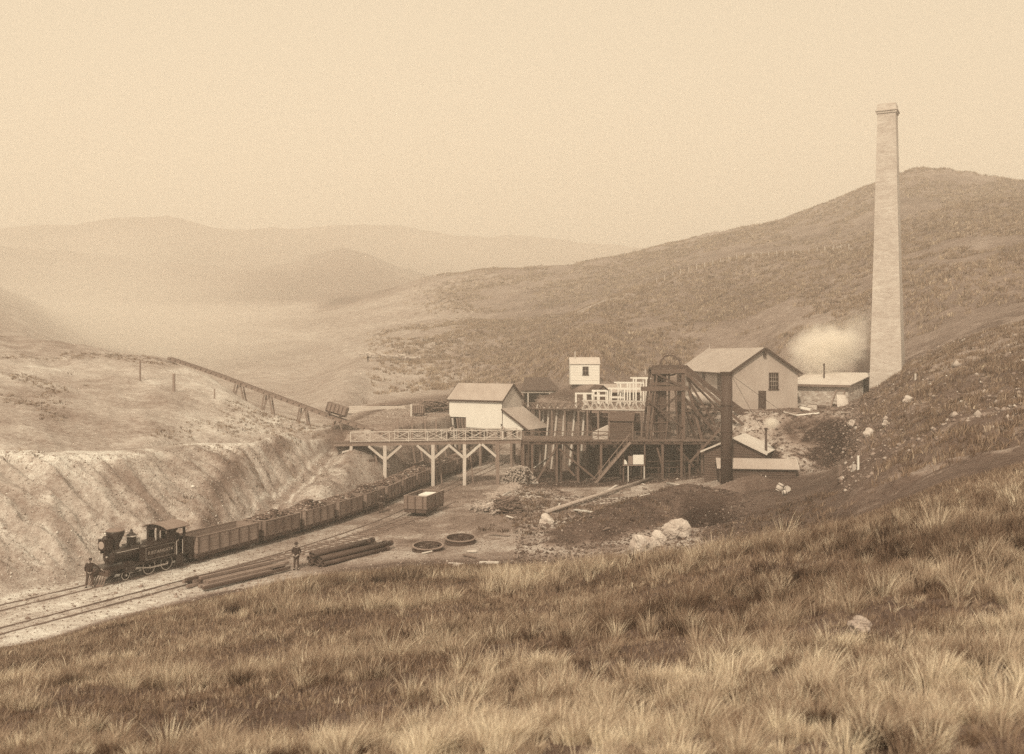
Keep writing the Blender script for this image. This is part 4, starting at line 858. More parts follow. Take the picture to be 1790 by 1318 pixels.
def open_shed():
    Y = 148.0; x0, x1 = WX(915, Y), WX(968, Y); zb = gz(x0 + 2, Y) - .1; zt = W(0, 684, Y).z; t = thing('open_store_shed', 'turf roofed open shed with white lintel behind the screening house', 'shed', (x0, Y, zb))
    b = MB(); b.box(x0, x1, Y + 2.5, Y + 2.7, zb, zt); b.box(x0, x0 + .15, Y + .1, Y + 2.5, zb, zt); b.box(x1 - .15, x1, Y + .1, Y + 2.5, zb, zt); b.build('wall', M_DARK, t)
    r = MB(); r.slab((x0 - .3, Y - .3, zt + .02), (x1 + 1, Y - .3, zt + .02), (x1 - .5, Y + 5, zt + 1.9), (x0 + .2, Y + 5, zt + 1.9), .12); r.build('roof', M_DARK, t)
    l = MB(); l.box(x0 - .3, x1 + .9, Y - .1, Y + .05, zt - .25, zt - .03); l.build('lintel', M_PALE, t)
    for px in (923, 961): p = MB(); p.beam((WX(px, Y), Y, zb - .2), (WX(px, Y), Y, zt - .26), .18); p.build('post', M_PALE, t)
open_shed()

# ------------------------------------------------------------------ inclined tramway
def tramway():
    P = [(W(px, py, Y)) for px, py, Y in ((296, 625.5, 127), (340, 640, 124.5), (385, 655.5, 121.5), (418, 668, 119.5), (468, 686.5, 116.5), (530, 709, 113.8), (590, 731.5, 111.5), (672, 757, 109.4))]
    t = thing('inclined_tramway', 'long inclined timber tramway descending the hill towards the footbridge', 'tramway', P[3])
    for o in (-.55, .55):
        g = MB()
        for a, b in zip(P[:-1], P[1:]): g.beam(a + Vector((0, o, -.12)), b + Vector((0, o, -.12)), .2, .28)
        st = g.build('stringer', M_WOOD, t)
        g = MB()
        for a, b in zip(P[:-1], P[1:]): g.beam(a + Vector((0, o, .09)), b + Vector((0, o, .09)), .08, .12)
        g.build('rail', M_RAIL, t)
    g = MB()
    for a, b in zip(P[:-1], P[1:]):
        n = int((b - a).length / .9)
        for i in range(n): p = a.lerp(b, (i + .5) / n); g.beam(p + Vector((0, -.85, 0)), p + Vector((0, .85, 0)), .2, .1)
    so_ = g.build('crossties', M_WOOD, t)
    for k in (3, 4, 5, 6):
        p = P[k]
        for ox in (-.3, .3):
            for oy in (-.6, .6): g = MB(); zb = gz(p.x + ox, p.y + oy); g.beam((p.x + ox * 2.4, p.y + oy, min(zb, p.z - .9) - .4), (p.x + ox, p.y + oy, p.z - .26), .16); g.build('trestle_leg', M_WOOD, t)
        zb = gz(p.x, p.y); g = MB(); g.beam((p.x - .6, p.y - .65, max(zb, p.z - 3.5) + .2), (p.x + .3, p.y - .65, p.z - .4), .12); g.build('trestle_brace', M_WOOD, t)
    return P
TP = tramway()
# ------------------------------------------------------------------ railway tracks
def strip(name, L, off, z0, z1, w_, m, parent, i0=0, i1=None):
    P = offset(L, off)[i0:i1]; r = MB()
    T_ = np.gradient(P, axis=0); T_ /= np.linalg.norm(T_, axis=1)[:, None]; N = np.c_[T_[:, 1], -T_[:, 0]] * w_ / 2
    vs = []
    for p, n in zip(P, N): vs += [(p[0] - n[0], p[1] - n[1], z0), (p[0] + n[0], p[1] + n[1], z0), (p[0] + n[0], p[1] + n[1], z1), (p[0] - n[0], p[1] - n[1], z1)]
    fs = []
    for k in range(len(P) - 1):
        a = 4 * k
        for i in range(4): fs.append((a + i, a + 4 + i, a + 4 + (i + 1) % 4, a + (i + 1) % 4))
    r._add(vs, fs); return r.build(name, m, parent)
def track(label, L, sleepers):
    t = thing('railway_track', label, 'railway track', (L[0][0], L[0][1], 0), 'railway tracks through the yard')
    for o in (-.535, .535): strip('rail', L, o, .0, .17, .075, M_RAIL, t)
    T_ = np.gradient(L, axis=0); s = np.r_[0, np.cumsum(np.hypot(*np.diff(L, axis=0).T))]; rr = random.Random(3)
    for d in sleepers:
        x = np.interp(d, s, L[:, 0]); y = np.interp(d, s, L[:, 1]); tx, ty = np.interp(d, s, T_[:, 0]), np.interp(d, s, T_[:, 1]); n = Vector((ty, -tx, 0)).normalized() * rr.uniform(.85, 1.05)
        g = MB(); z = .09 + rr.uniform(-.02, .02); g.beam(Vector((x, y, z)) - n, Vector((x, y, z)) + n, .2, .12); g.build('sleeper', M_DECK, t)
track('railway track carrying the coal train along the foot of the bank', LINE1, [])
track('empty railway track beside the coal train passing under the footbridge', LINE2, [])
track('short siding with exposed sleepers under the lone open wagon', LINE3, np.arange(14, 36, .75))

# ------------------------------------------------------------------ coal train
S1 = np.r_[0, np.cumsum(np.hypot(*np.diff(LINE1, axis=0).T))]
def on_track(s, L=LINE1, S=None):
    S = S1 if S is None else S; x = np.interp(s, S, L[:, 0]); y = np.interp(s, S, L[:, 1]); x2 = np.interp(s + .5, S, L[:, 0]); y2 = np.interp(s + .5, S, L[:, 1]); return x, y, math.atan2(y2 - y, x2 - x)
def s_at(x, y):
    q = np.linspace(0, S1[-1], 4000); return float(q[int(np.argmin(np.hypot(np.interp(q, S1, LINE1[:, 0]) - x, np.interp(q, S1, LINE1[:, 1]) - y)))])
def wheel(parent, x, y, r, m=M_IRON, name='wheel', spokes=0, tyre=None, wd=.12):
    sg = 1 if y > 0 else -1; w_ = MB()
    w_.lathe([(r - .09, y - wd / 2), (r, y - wd / 2), (r, y + wd / 2), (r - .09, y + wd / 2), (r - .09, y - wd / 2)], (x, 0, r + .17), 'y', 24, False) if spokes else w_.lathe([(r, y - wd / 2), (r, y + wd / 2)], (x, 0, r + .17), 'y', 18)
    o = w_.build(name, m, parent, False)
    if spokes:
        s = MB(); c = Vector((x, y, r + .17))
        for i in range(spokes): a = 2 * math.pi * i / spokes; s.beam(c, c + Vector((math.cos(a), 0, math.sin(a))) * (r - .07), .06, .05, up=(0, 1, 0))
        s.lathe([(.12, y - .09), (.12, y + .11)], (x, 0, r + .17), 'y', 12); s.build('spokes', m, o)
        t = MB(); t.lathe([(r - .045, y + sg * .066), (r + .004, y + sg * .066), (r + .004, y + sg * .09), (r - .045, y + sg * .09), (r - .045, y + sg * .066)], (x, 0, r + .17), 'y', 28, False); t.build('tyre', tyre or M_BRIGHT, o)
        h = MB(); h.lathe([(.07, y + sg * .1), (.07, y + sg * .17)], (x, 0, r + .17), 'y', 10); h.build('hub', M_BRIGHT, o)
    return o
def make_wagon(L=4.25, wheels=(-1.15, 1.15), door=True, name='coal_wagon'):
    t = thing(name, 'open timber coal wagon', 'wagon'); h0, h1, Wd = .82, 1.92, 2.1
    b = MB(); x0, x1, y0, y1, e = -L / 2, L / 2, -Wd / 2, Wd / 2, .07
    rows = 4; hh = (h1 - h0) / rows
    for i in range(rows):
        za, zb = h0 + i * hh + .006, h0 + (i + 1) * hh - .006; j = .004 * (i % 2)
        b.box(x0, x1, y0 - j, y0 + e, za, zb).box(x0, x1, y1 - e, y1 + j, za, zb).box(x0 - j, x0 + e, y0 + e, y1 - e, za, zb).box(x1 - e, x1 + j, y0 + e, y1 - e, za, zb)
    b.box(x0 + e, x1 - e, y0 + e, y1 - e, h0 - .06, h0 + .03); b.build('body', M_WAGON, t)
    c = MB(); c.box(x0 - .03, x1 + .03, y0 - .03, y0 + e + .02, h1, h1 + .05).box(x0 - .03, x1 + .03, y1 - e - .02, y1 + .03, h1, h1 + .05).box(x0 - .03, x0 + e, y0 + e + .02, y1 - e - .02, h1, h1 + .05).box(x1 - e, x1 + .03, y0 + e + .02, y1 - e - .02, h1, h1 + .05); c.build('top_rail', M_WAGON, t)
    u = MB(); u.box(x0, x1, y0 + .12, y0 + .3, h0 - .3, h0 - .07).box(x0, x1, y1 - .3, y1 - .12, h0 - .3, h0 - .07).box(x0 - .05, x0 + .12, y0 + .05, y1 - .05, h0 - .32, h0 - .065).box(x1 - .12, x1 + .05, y0 + .05, y1 - .05, h0 - .32, h0 - .065); u.build('underframe', M_DARK, t)
    n = 5 if L < 5 else 7
    for sy in (y0 - .05, y1 + .01):
        for k in range(n):
            g = MB(); x = x0 + .1 + (L - .2) * k / (n - 1); g.box(x - .045, x + .045, sy, sy + .04, h0 - .1, h1 - .01)
            if door and k == 1: xb = x0 + .1 + 2 * (L - .2) / (n - 1); g.beam((x, sy + .02, h0), (xb, sy + .02, h1 - .05), .05, .03)
            g.build('strap', M_DARK, t)
    for ex in (x0 - .05, x1 + .01):
        for y in (-.7, 0, .7): g = MB(); g.box(ex, ex + .04, y - .05, y + .05, h0 - .1, h1 - .01); g.build('end_stanchion', M_DARK, t)
    for x in wheels:
        for y in (-.58, .58): wheel(t, x, y, .36)
        a = MB(); a.tube((x, -.6, .53), (x, .6, .53), .06, None, 8); a.build('axle', M_IRON, t)
        for y in (-.78, .78): a = MB(); a.box(x - .16, x + .16, y - .09, y + .09, .42, .66); a.beam((x - .5, y, .5), (x + .5, y, .5), .06, .06); a.build('axlebox', M_DARK, t)
    for sx in (-1, 1): g = MB(); g.box(sx * L / 2 - .02 if sx < 0 else L / 2 + .05, sx * L / 2 + (-.05 if sx < 0 else .3), -.1, .1, .6, .8) if sx > 0 else g.box(-L / 2 - .3, -L / 2 - .05, -.1, .1, .6, .8); g.build('coupler', M_IRON, t)
    k = MB(); k.beam((-.9, Wd / 2 - .02, .55), (1.3, Wd / 2 + .02, .75), .05); k.build('brake_lever', M_IRON, t)
    return t
def lumps_obj(name, pts, sizes, m, label, cat, group=None, loc=None, kind='stuff', seed=1, sq=(1, 1, .8)):
    """one mesh of many angular lumps, made with numpy"""
    n = len(pts); rg = np.random.default_rng(seed); O = np.array([(1, 0, 0), (-1, 0, 0), (0, 1, 0), (0, -1, 0), (0, 0, 1), (0, 0, -1), (.6, .6, .6), (-.6, .6, -.5), (.6, -.6, -.5), (-.6, -.6, .6)], float)
    FA = np.array([(0, 6, 4), (6, 2, 4), (2, 1, 4), (1, 9, 4), (9, 3, 4), (3, 0, 4), (0, 2, 6), (0, 5, 2), (2, 7, 1), (2, 5, 7), (7, 5, 1), (1, 3, 9), (1, 5, 3), (3, 8, 0), (3, 5, 8), (8, 5, 0)])
    V = O[None] * rg.uniform(.7, 1.2, (n, 10, 1)) * np.array(sq); a = rg.uniform(0, 2 * np.pi, n); ca, sa = np.cos(a)[:, None], np.sin(a)[:, None]
    V = np.stack([V[..., 0] * ca - V[..., 1] * sa, V[..., 0] * sa + V[..., 1] * ca, V[..., 2]], -1) * np.asarray(sizes)[:, None, None] + np.asarray(pts)[:, None, :]
    T3 = (FA[None] + (np.arange(n) * 10)[:, None, None]).reshape(-1, 3); V = V.reshape(-1, 3)
    if loc is not None: V = V - np.asarray(loc)
    me = bpy.data.meshes.new(name); me.vertices.add(len(V)); me.vertices.foreach_set('co', V.ravel().astype(np.float32)); me.loops.add(T3.size); me.loops.foreach_set('vertex_index', T3.ravel().astype(np.int32)); me.polygons.add(len(T3)); me.polygons.foreach_set('loop_start', np.arange(0, T3.size, 3, dtype=np.int32))
    at = me.attributes.new('lightness', 'FLOAT', 'POINT'); at.data.foreach_set('value', np.repeat(rg.lognormal(0, .55, n) * .15, 10).clip(.03, .6).astype(np.float32))
    me.update(calc_edges=True); me.materials.append(m); o = bpy.data.objects.new(name, me); COL.objects.link(o)
    if loc is not None: o.location = loc
    return tag(o, label, cat, group, kind)
M_LUMPS = cover_mat('coal_lumps', 0, .5)
def coal_load(L, hgt, seed, label):
    rg = np.random.default_rng(seed); n = 900; x = rg.uniform(-L / 2 + .15, L / 2 - .15, n); y = rg.uniform(-.93, .93, n)
    z = 1.72 + hgt * np.clip(1 - (abs(x) / (L / 2)) ** 2.5, 0, 1) * np.clip(1 - (abs(y) / 1.0) ** 1.8, 0, 1) + rg.uniform(-.1, .06, n) + .12 * np.sin(x * 3 + seed) * np.cos(y * 4)
    return lumps_obj('coal_load', np.c_[x, y, z], rg.uniform(.07, .2, n), M_LUMPS, label, 'coal', 'coal heaped in the wagons', seed=seed, sq=(1.3, .9, .6))
ORD = ['first', 'second', 'third', 'fourth', 'fifth', 'sixth', 'seventh', 'eighth', 'ninth', 'tenth', 'eleventh', 'twelfth', 'thirteenth', 'fourteenth']
LOCO_S = s_at(-25.65, 59.3)          # front of the locomotive
s = LOCO_S + 7.55
big = make_wagon(6.2, (-2.35, -1.35, 1.35, 2.35), False); tag(big, 'long empty bogie wagon with open top coupled behind the locomotive', 'wagon', 'wagons of the coal train')
x, y, a = on_track(s + 3.1); big.location = (x, y, 0); big.rotation_euler = (0, 0, a); s += 6.95
wag = make_wagon(); N_W = 13
for i in range(N_W):
    o = wag if i == 0 else copy_tree(wag)
    x, y, a = on_track(s + 2.12); o.location = (x, y, 0); o.rotation_euler = (0, 0, a)
    tag(o, f'short open coal wagon heaped with coal, {ORD[i]} behind the long empty bogie wagon', 'wagon', 'wagons of the coal train')
    c = coal_load(4.25, (.5, .62, .38, .7, .45)[i % 5], 20 + i, f'heap of coal filling the {ORD[i]} short wagon behind the long empty wagon'); c.location = (x, y, 0); c.rotation_euler = (0, 0, a)
    s += 4.95
lone = copy_tree(wag); S3 = np.r_[0, np.cumsum(np.hypot(*np.diff(LINE3, axis=0).T))]; P3 = W(748, 900, 86.5)
k3 = int(np.argmin(np.hypot(LINE3[:, 0] - P3.x, LINE3[:, 1] - P3.y))); x, y, a = on_track(S3[k3], LINE3, S3); lone.location = (x, y, 0); lone.rotation_euler = (0, 0, a)
tag(lone, 'lone open wagon standing empty on the siding in front of the footbridge', 'wagon')
del lone['group']
ca, sa = math.cos(a), math.sin(a)
bd = MB(Matrix.Translation((x, y, 0)) @ Matrix.Rotation(a, 4, 'Z')); bd.box(-.1, 1.7, -.62, .5, 1.66, 1.8); tag(bd.build('white_board', M_WHITE, None, loc=(x, y, 1.66)), 'white board lying inside the lone open wagon', 'board')
for sx in (-1, 1): b2 = MB(Matrix.Translation((x, y, 0)) @ Matrix.Rotation(a, 4, 'Z')); b2.box(.8 + sx * .7 - .08, .8 + sx * .7 + .08, -.9, .9, .86, 1.655); tag(b2.build('timber_block', M_WOOD, None, loc=(x, y, .86)), 'timber block under the white board in the lone wagon', 'timber', 'blocks in the lone wagon')
# a dark wagon on the loop behind the train
dk = copy_tree(wag); p = W(716, 832, 111.0); dk.location = (p.x, p.y, .05); dk.rotation_euler = (0, 0, on_track(s_at(-9.4, 106))[2]); tag(dk, 'dark empty wagon standing behind the coal train below the retaining wall', 'wagon')
del dk['group']

# ------------------------------------------------------------------ locomotive (x forward)
def locomotive():
    t = thing('steam_locomotive', 'small black steam locomotive with balloon smokestack and side tanks heading the coal train', 'locomotive')
    zb = 1.68; rb = .47; F_ = lambda s: -s          # s metres behind the front
    b = MB(); b.lathe([(rb, F_(4.9)), (rb, F_(3.3)), (rb + .02, F_(3.29)), (rb + .02, F_(3.2)), (rb, F_(3.19)), (rb, F_(2.2)), (rb + .02, F_(2.19)), (rb + .02, F_(1.35)), (rb + .05, F_(1.34)), (rb + .05, F_(1.26))], (0, 0, zb), 'x', 28); b.build('boiler', M_BLACK, t, False)
    d = MB(); d.lathe([(rb - .06, F_(1.26)), (rb - .1, F_(1.2)), (.12, F_(1.15))], (0, 0, zb), 'x', 24); do = d.build('smokebox_door', M_BLACK, t); h = MB(); h.lathe([(.06, F_(1.15)), (.06, F_(1.08))], (0, 0, zb), 'x', 10); h.build('door_knob', M_BRIGHT, do)
    s = MB(); s.lathe([(.30, 2.05), (.24, 2.2), (.25, 2.42), (.34, 2.6), (.52, 2.95), (.56, 3.12), (.55, 3.24)], (F_(1.75), 0, 0), 'z', 26); so_ = s.build('smokestack', M_BLACK, t, True); c = MB(); c.lathe([(.57, 3.22), (.57, 3.27), (.36, 3.37), (.3, 3.38)], (F_(1.75), 0, 0), 'z', 26); c.build('spark_cap', M_WAGON, so_)
    l = MB(); l.box(F_(1.3), F_(.72), -.3, .3, 2.15, 2.78); l.box(F_(1.33), F_(.7), -.33, .33, 2.78, 2.84); l.lathe([(.2, 2.84), (.14, 2.98), (.08, 3.02)], (F_(1.0), 0, 0), 'z', 12); lo = l.build('headlamp', M_BLACK, t); g = MB(); g.lathe([(.235, F_(.72)), (.235, F_(.69)), (.1, F_(.675))], (0, 0, 2.48), 'x', 20); g.build('lamp_glass', M_SASH, lo); k = MB(); k.box(F_(1.25), F_(.8), -.22, -.14, 1.95, 2.15); k.box(F_(1.25), F_(.8), .14, .22, 1.95, 2.15); k.build('lamp_bracket', M_BLACK, lo)
    q = MB(); q.lathe([(.34, 2.05), (.29, 2.16), (.29, 2.66), (.32, 2.68), (.32, 2.74), (.26, 2.82), (.12, 2.92), (.07, 3.0), (.09, 3.06), (.03, 3.14)], (F_(3.0), 0, 0), 'z', 22); qo = q.build('sand_dome', M_BLACK, t, False); r = MB(); r.lathe([(.325, 2.66), (.335, 2.7), (.325, 2.745)], (F_(3.0), 0, 0), 'z', 22, False); r.build('brass_ring', M_BRIGHT, qo)
    be = MB(); be.lathe([(.02, 2.52), (.12, 2.5), (.14, 2.38), (.2, 2.28)], (F_(3.55), 0, 0), 'z', 14); be.beam((F_(3.55), -.24, 2.1), (F_(3.55), -.2, 2.55), .04); be.beam((F_(3.55), .24, 2.1), (F_(3.55), .2, 2.55), .04); be.beam((F_(3.55), -.24, 2.55), (F_(3.55), .24, 2.55), .04); be.build('bell', M_BRIGHT, t)
    for sy in (1, -1):
        k = MB(); y0, y1 = (.55, 1.02) if sy > 0 else (-1.02, -.55); k.box(F_(5.75), F_(3.15), y0, y1, 1.12, 2.02); k.box(F_(5.78), F_(3.12), y0 - .02, y1 + .02, 2.02, 2.06)
        to = k.build('side_tank', M_BLACK, t)
        li = MB(); yy = sy * 1.024
        for a, b_ in (((F_(5.65), 1.2), (F_(3.25), 1.2)), ((F_(3.25), 1.2), (F_(3.25), 1.95)), ((F_(3.25), 1.95), (F_(5.65), 1.95)), ((F_(5.65), 1.95), (F_(5.65), 1.2))): li.beam((a[0], yy, a[1]), (b_[0], yy, b_[1]), .018, .012)
        li.build('lining', M_SASH, to)
        cu = bpy.data.curves.new('lettering', 'FONT'); cu.body = 'KAITANGATA'; cu.size = .30; cu.align_x = 'CENTER'; cu.align_y = 'CENTER'; cu.extrude = .004; cu.space_character = 1.12
        tmp = bpy.data.objects.new('lettering', cu); COL.objects.link(tmp); bpy.context.view_layer.update(); me = bpy.data.meshes.new_from_object(tmp.evaluated_get(bpy.context.evaluated_depsgraph_get())); bpy.data.objects.remove(tmp)
        Mx = Matrix(((-1 if sy > 0 else 1, 0, 0, F_(4.45)), (0, 0, sy * 1.0, sy * 1.03), (0, 1, 0, 1.58), (0, 0, 0, 1))); me.transform(Mx); me.materials.clear(); me.materials.append(M_SASH); to2 = bpy.data.objects.new('lettering', me); COL.objects.link(to2); to2.parent = to
    rbm = MB(); rbm.box(F_(7.0), F_(.55), -.98, .98, .98, 1.09); rbm.box(F_(7.05), F_(6.95), -1.0, 1.0, .7, 1.1); rbm.build('running_board', M_BLACK, t)
    fr = MB(); fr.box(F_(7.0), F_(.6), -.5, -.4, .6, .97).box(F_(7.0), F_(.6), .4, .5, .6, .97); fr.box(F_(4.6), F_(3.6), -.4, .4, .55, 1.2); fr.build('frame', M_BLACK, t)
    bm = MB(); bm.box(F_(.55), F_(.38), -1.0, 1.0, .72, 1.06); bm.build('buffer_beam', M_DARK, t); cp = MB(); cp.box(F_(.38), F_(.05), -.1, .1, .66, .86); cp.build('coupler', M_IRON, t)
    cc = MB()
    for i in range(9): y = -.8 + .2 * i; cc.beam((F_(.42), y * .95, .7), (F_(.05 + .2 * abs(y)), y * .9, .16), .06)
    cc.beam((F_(.2), -.78, .18), (F_(.04), 0, .18), .09); cc.beam((F_(.04), 0, .18), (F_(.2), .78, .18), .09); cc.build('cowcatcher', M_WOOD, t)
    for sy in (1, -1):
        c = MB(); c.lathe([(.2, F_(2.45)), (.24, F_(2.42)), (.24, F_(1.75)), (.2, F_(1.72)), (.08, F_(1.66))], (0, sy * .82, .86), 'x', 18); c.build('cylinder', M_BLACK, t, False); c = MB(); c.box(F_(2.4), F_(1.8), sy * .82 - .2, sy * .82 + .2, 1.095, 1.3); c.build('valve_chest', M_BLACK, t)
        wheel(t, F_(1.95), sy * .6, .31, M_BLACK, 'leading_wheel', 8)
        for s_ in (3.8, 5.25): wheel(t, F_(s_), sy * .6, .5, M_BLACK, 'driving_wheel', 12)
        wheel(t, F_(6.45), sy * .6, .33, M_BLACK, 'trailing_wheel', 8, M_BLACK)
        rd = MB(); rd.beam((F_(3.8), sy * .79, .6), (F_(5.25), sy * .79, .6), .05, .09); rd.build('coupling_rod', M_BRIGHT, t); rd = MB(); rd.beam((F_(2.5), sy * .84, .86), (F_(3.8), sy * .84, .6), .05, .07); rd.beam((F_(2.45), sy * .84, .97), (F_(3.1), sy * .84, .97), .05); rd.beam((F_(2.45), sy * .84, .75), (F_(3.1), sy * .84, .75), .05); rd.build('connecting_rod', M_BRIGHT, t)
        hr = MB(); hr.tube((F_(1.4), sy * .56, 1.95), (F_(3.1), sy * .56, 1.95), .02, None, 6); hr.build('handrail', M_BRIGHT, t)
        for x in (5.78, 6.3): hr = MB(); hr.tube((F_(x), sy * 1.03, 1.1), (F_(x), sy * 1.03, 2.0), .022, None, 6); hr.build('grab_rail', M_BRIGHT, t)
        st = MB(); st.box(F_(6.35), F_(5.8), sy * .98 - .03, sy * .98 + .03, .4, .98); st.box(F_(6.35), F_(5.8), sy * 1.0 - .12, sy * 1.0 + .12, .38, .43); st.build('step', M_BLACK, t)
    cab = MB(); f = F_(5.15); r_ = F_(6.55); top = 2.88
    for x in (f, r_):           # end walls with two openings each
        cab.box(x - .03, x + .03, -1.0, 1.0, 1.1, 2.2).box(x - .03, x + .03, -1.0, 1.0, 2.72, top); cab.box(x - .03, x + .03, -1.0, -.82, 2.2, 2.72).box(x - .03, x + .03, -.12, .12, 2.2, 2.72).box(x - .03, x + .03, .82, 1.0, 2.2, 2.72)
        cab.prism([(x - .03, -1.0, top), (x - .03, -.5, top + .17), (x - .03, 0, top + .23), (x - .03, .5, top + .17), (x - .03, 1.0, top)], (.06, 0, 0))
    for sy in (1, -1):
        y0, y1 = (.97, 1.02) if sy > 0 else (-1.02, -.97); cab.box(F_(5.75), f - .03, y0, y1, 1.1, top).box(r_ + .03, F_(6.35), y0, y1, 1.1, top).box(F_(6.35), F_(5.75), y0, y1, 1.1, 1.16).box(F_(6.35), F_(5.75), y0, y1, 2.78, top)
    co = cab.build('cab', M_BLACK, t)
    rf = MB(); pts = [(math.sin(a) * 1.16 / math.sin(.62), top - .02 + .28 * (math.cos(a) - math.cos(.62)) / (1 - math.cos(.62))) for a in np.linspace(-.62, .62, 9)]
    for (ya, za), (yb, zb_) in zip(pts[:-1], pts[1:]): rf.slab((F_(6.8), ya, za), (F_(4.85), ya, za), (F_(4.85), yb, zb_), (F_(6.8), yb, zb_), .05)
    rf.build('cab_roof', M_WAGON, t)
    wh = MB(); wh.tube((F_(4.9), .1, 2.1), (F_(4.9), .1, 2.75), .04, .03, 8); wh.lathe([(.06, 2.75), (.06, 2.9)], (F_(4.9), .1, 0), 'z', 8); wh.build('whistle', M_BRIGHT, t)
    bk = MB(); bk.box(F_(7.0), F_(6.6), -.9, .9, 1.1, 1.5); bk.build('rear_bunker', M_BLACK, t)
    x, y, a = on_track(LOCO_S); x2, y2, _ = on_track(LOCO_S + 7.0); t.location = (x, y, 0); t.rotation_euler = (0, 0, math.atan2(y - y2, x - x2)); return t
LOCO = locomotive()

# ------------------------------------------------------------------ people (front is -y)
def skin(name, J, E, m, parent, sub=1):
    me = bpy.data.meshes.new(name); ks = list(J); me.from_pydata([J[k][0] for k in ks], [(ks.index(a), ks.index(b)) for a, b in E], [])
    o = bpy.data.objects.new(name, me); COL.objects.link(o); md = o.modifiers.new('skin', 'SKIN'); sv = me.skin_vertices[0].data if me.skin_vertices else None
    if sv is None: bpy.context.view_layer.objects.active = o; me.skin_vertices.new() if hasattr(me.skin_vertices, 'new') else None; sv = me.skin_vertices[0].data
    for i, k in enumerate(ks): r = J[k][1]; sv[i].radius = (r, r) if not isinstance(r, tuple) else r
    sv[0].use_root = True; md.use_smooth_shade = True
    if sub: s_ = o.modifiers.new('sub', 'SUBSURF'); s_.levels = sub; s_.render_levels = sub
    bpy.context.view_layer.update(); m2 = bpy.data.meshes.new_from_object(o.evaluated_get(bpy.context.evaluated_depsgraph_get())); m2.name = name; bpy.data.objects.remove(o); bpy.data.meshes.remove(me)
    m2.materials.clear(); m2.materials.append(m); q = bpy.data.objects.new(name, m2); COL.objects.link(q)
    if parent is not None: q.parent = parent
    return q
def add(p, d): return (p[0] + d[0], p[1] + d[1], p[2] + d[2])
def person(label, loc, rz, arms, lean=0.0, hat='bowler', jacket=M_COAT, trouser=M_TROUSER, head=(0, 0), step=.04, h=1.0, legs=None):
    t = thing('person', label, 'person', loc); t.rotation_euler = (0, 0, R_(rz))
    ln = lambda z, x=0, y=0: (x, y - lean * max(0, z - .93), z - .25 * lean * lean * max(0, z - .93))
    L = legs or {'kl': (-.11, -.02, .5), 'al': (-.12, .0 - step, .1), 'kr': (.11, -.02, .5), 'ar': (.13, .02 + step, .1)}
    J = {'pelvis': ((0, 0, .95), (.10, .08)), 'waist': (ln(1.1), (.11, .085)), 'chest': (ln(1.32), (.17, .115)), 'neckb': (ln(1.45), (.09, .08)), 'neck': (ln(1.52), .055), 'head': (add(ln(1.62), (head[0] * .05, -.02, 0)), (.078, .092)), 'crown': (add(ln(1.70), (head[0] * .06, -.01, 0)), (.07, .085)), 'nose': (add(ln(1.615), (head[0] * .1, -.125, 0)), .016)}
    E = [('pelvis', 'waist'), ('waist', 'chest'), ('chest', 'neckb'), ('neckb', 'neck'), ('neck', 'head'), ('head', 'crown'), ('head', 'nose')]
    for sd, sg in (('l', -1), ('r', 1)):
        J['hip' + sd] = ((sg * .09, 0, .88), .07); J['knee' + sd] = (L['k' + sd], .048); J['ank' + sd] = (L['a' + sd], .042); J['toe' + sd] = (add(L['a' + sd], (sg * .03, -.17, -.06)), .035)
        E += [('pelvis', 'hip' + sd), ('hip' + sd, 'knee' + sd), ('knee' + sd, 'ank' + sd), ('ank' + sd, 'toe' + sd)]
        J['sh' + sd] = (add(ln(1.41), (sg * .19, 0, 0)), .062); el, wr = arms[sd]; J['el' + sd] = (el, .046); J['wr' + sd] = (wr, .031)
        d = (Vector(wr) - Vector(el)).normalized(); u = d.cross(Vector((0, 0, 1))); u = u.normalized() if u.length > .1 else Vector((0, 1, 0)); pm = Vector(wr) + d * .07; J['palm' + sd] = (tuple(pm), (.036, .02))
        E += [('chest', 'sh' + sd), ('sh' + sd, 'el' + sd), ('el' + sd, 'wr' + sd), ('wr' + sd, 'palm' + sd)]
        for i, (o_, l_) in enumerate(((-.03, .072), (-.01, .085), (.01, .08), (.03, .062))):
            a = pm + u * o_ + d * .035; J[f'f{i}{sd}'] = (tuple(a + d * l_ * .5), .009); J[f'g{i}{sd}'] = (tuple(a + d * l_ * .8 + Vector((0, 0, -.025))), .008); E += [('palm' + sd, f'f{i}{sd}'), (f'f{i}{sd}', f'g{i}{sd}')]
        J['th' + sd] = (tuple(Vector(wr) + d * .05 - u * .05), .011); J['tt' + sd] = (tuple(Vector(wr) + d * .09 - u * .06), .009); E += [('wr' + sd, 'th' + sd), ('th' + sd, 'tt' + sd)]
    skin('body', J, E, M_SKIN, t)
    g = lambda k, ad: (J[k][0], tuple(q + ad for q in J[k][1]) if isinstance(J[k][1], tuple) else J[k][1] + ad)
    JK = {'pelvis': ((0, 0, .90), (.19, .145)), 'waist': g('waist', .065), 'chest': g('chest', .03), 'neckb': g('neckb', .015)}; EK = [('pelvis', 'waist'), ('waist', 'chest'), ('chest', 'neckb')]
    if jacket is M_SHIRT: JK['pelvis'] = ((0, 0, .98), (.165, .125))
    for sd in 'lr':
        wr = Vector(J['wr' + sd][0]); el = Vector(J['el' + sd][0]); JK['sh' + sd] = g('sh' + sd, .025); JK['el' + sd] = g('el' + sd, .022); JK['cf' + sd] = (tuple(wr.lerp(el, .1)), .045); EK += [('chest', 'sh' + sd), ('sh' + sd, 'el' + sd), ('el' + sd, 'cf' + sd)]
    skin('jacket' if jacket is M_COAT else 'shirt', JK, EK, jacket, t)
    JT = {'pelvis': ((0, 0, .97), (.165, .125))}; ET = []
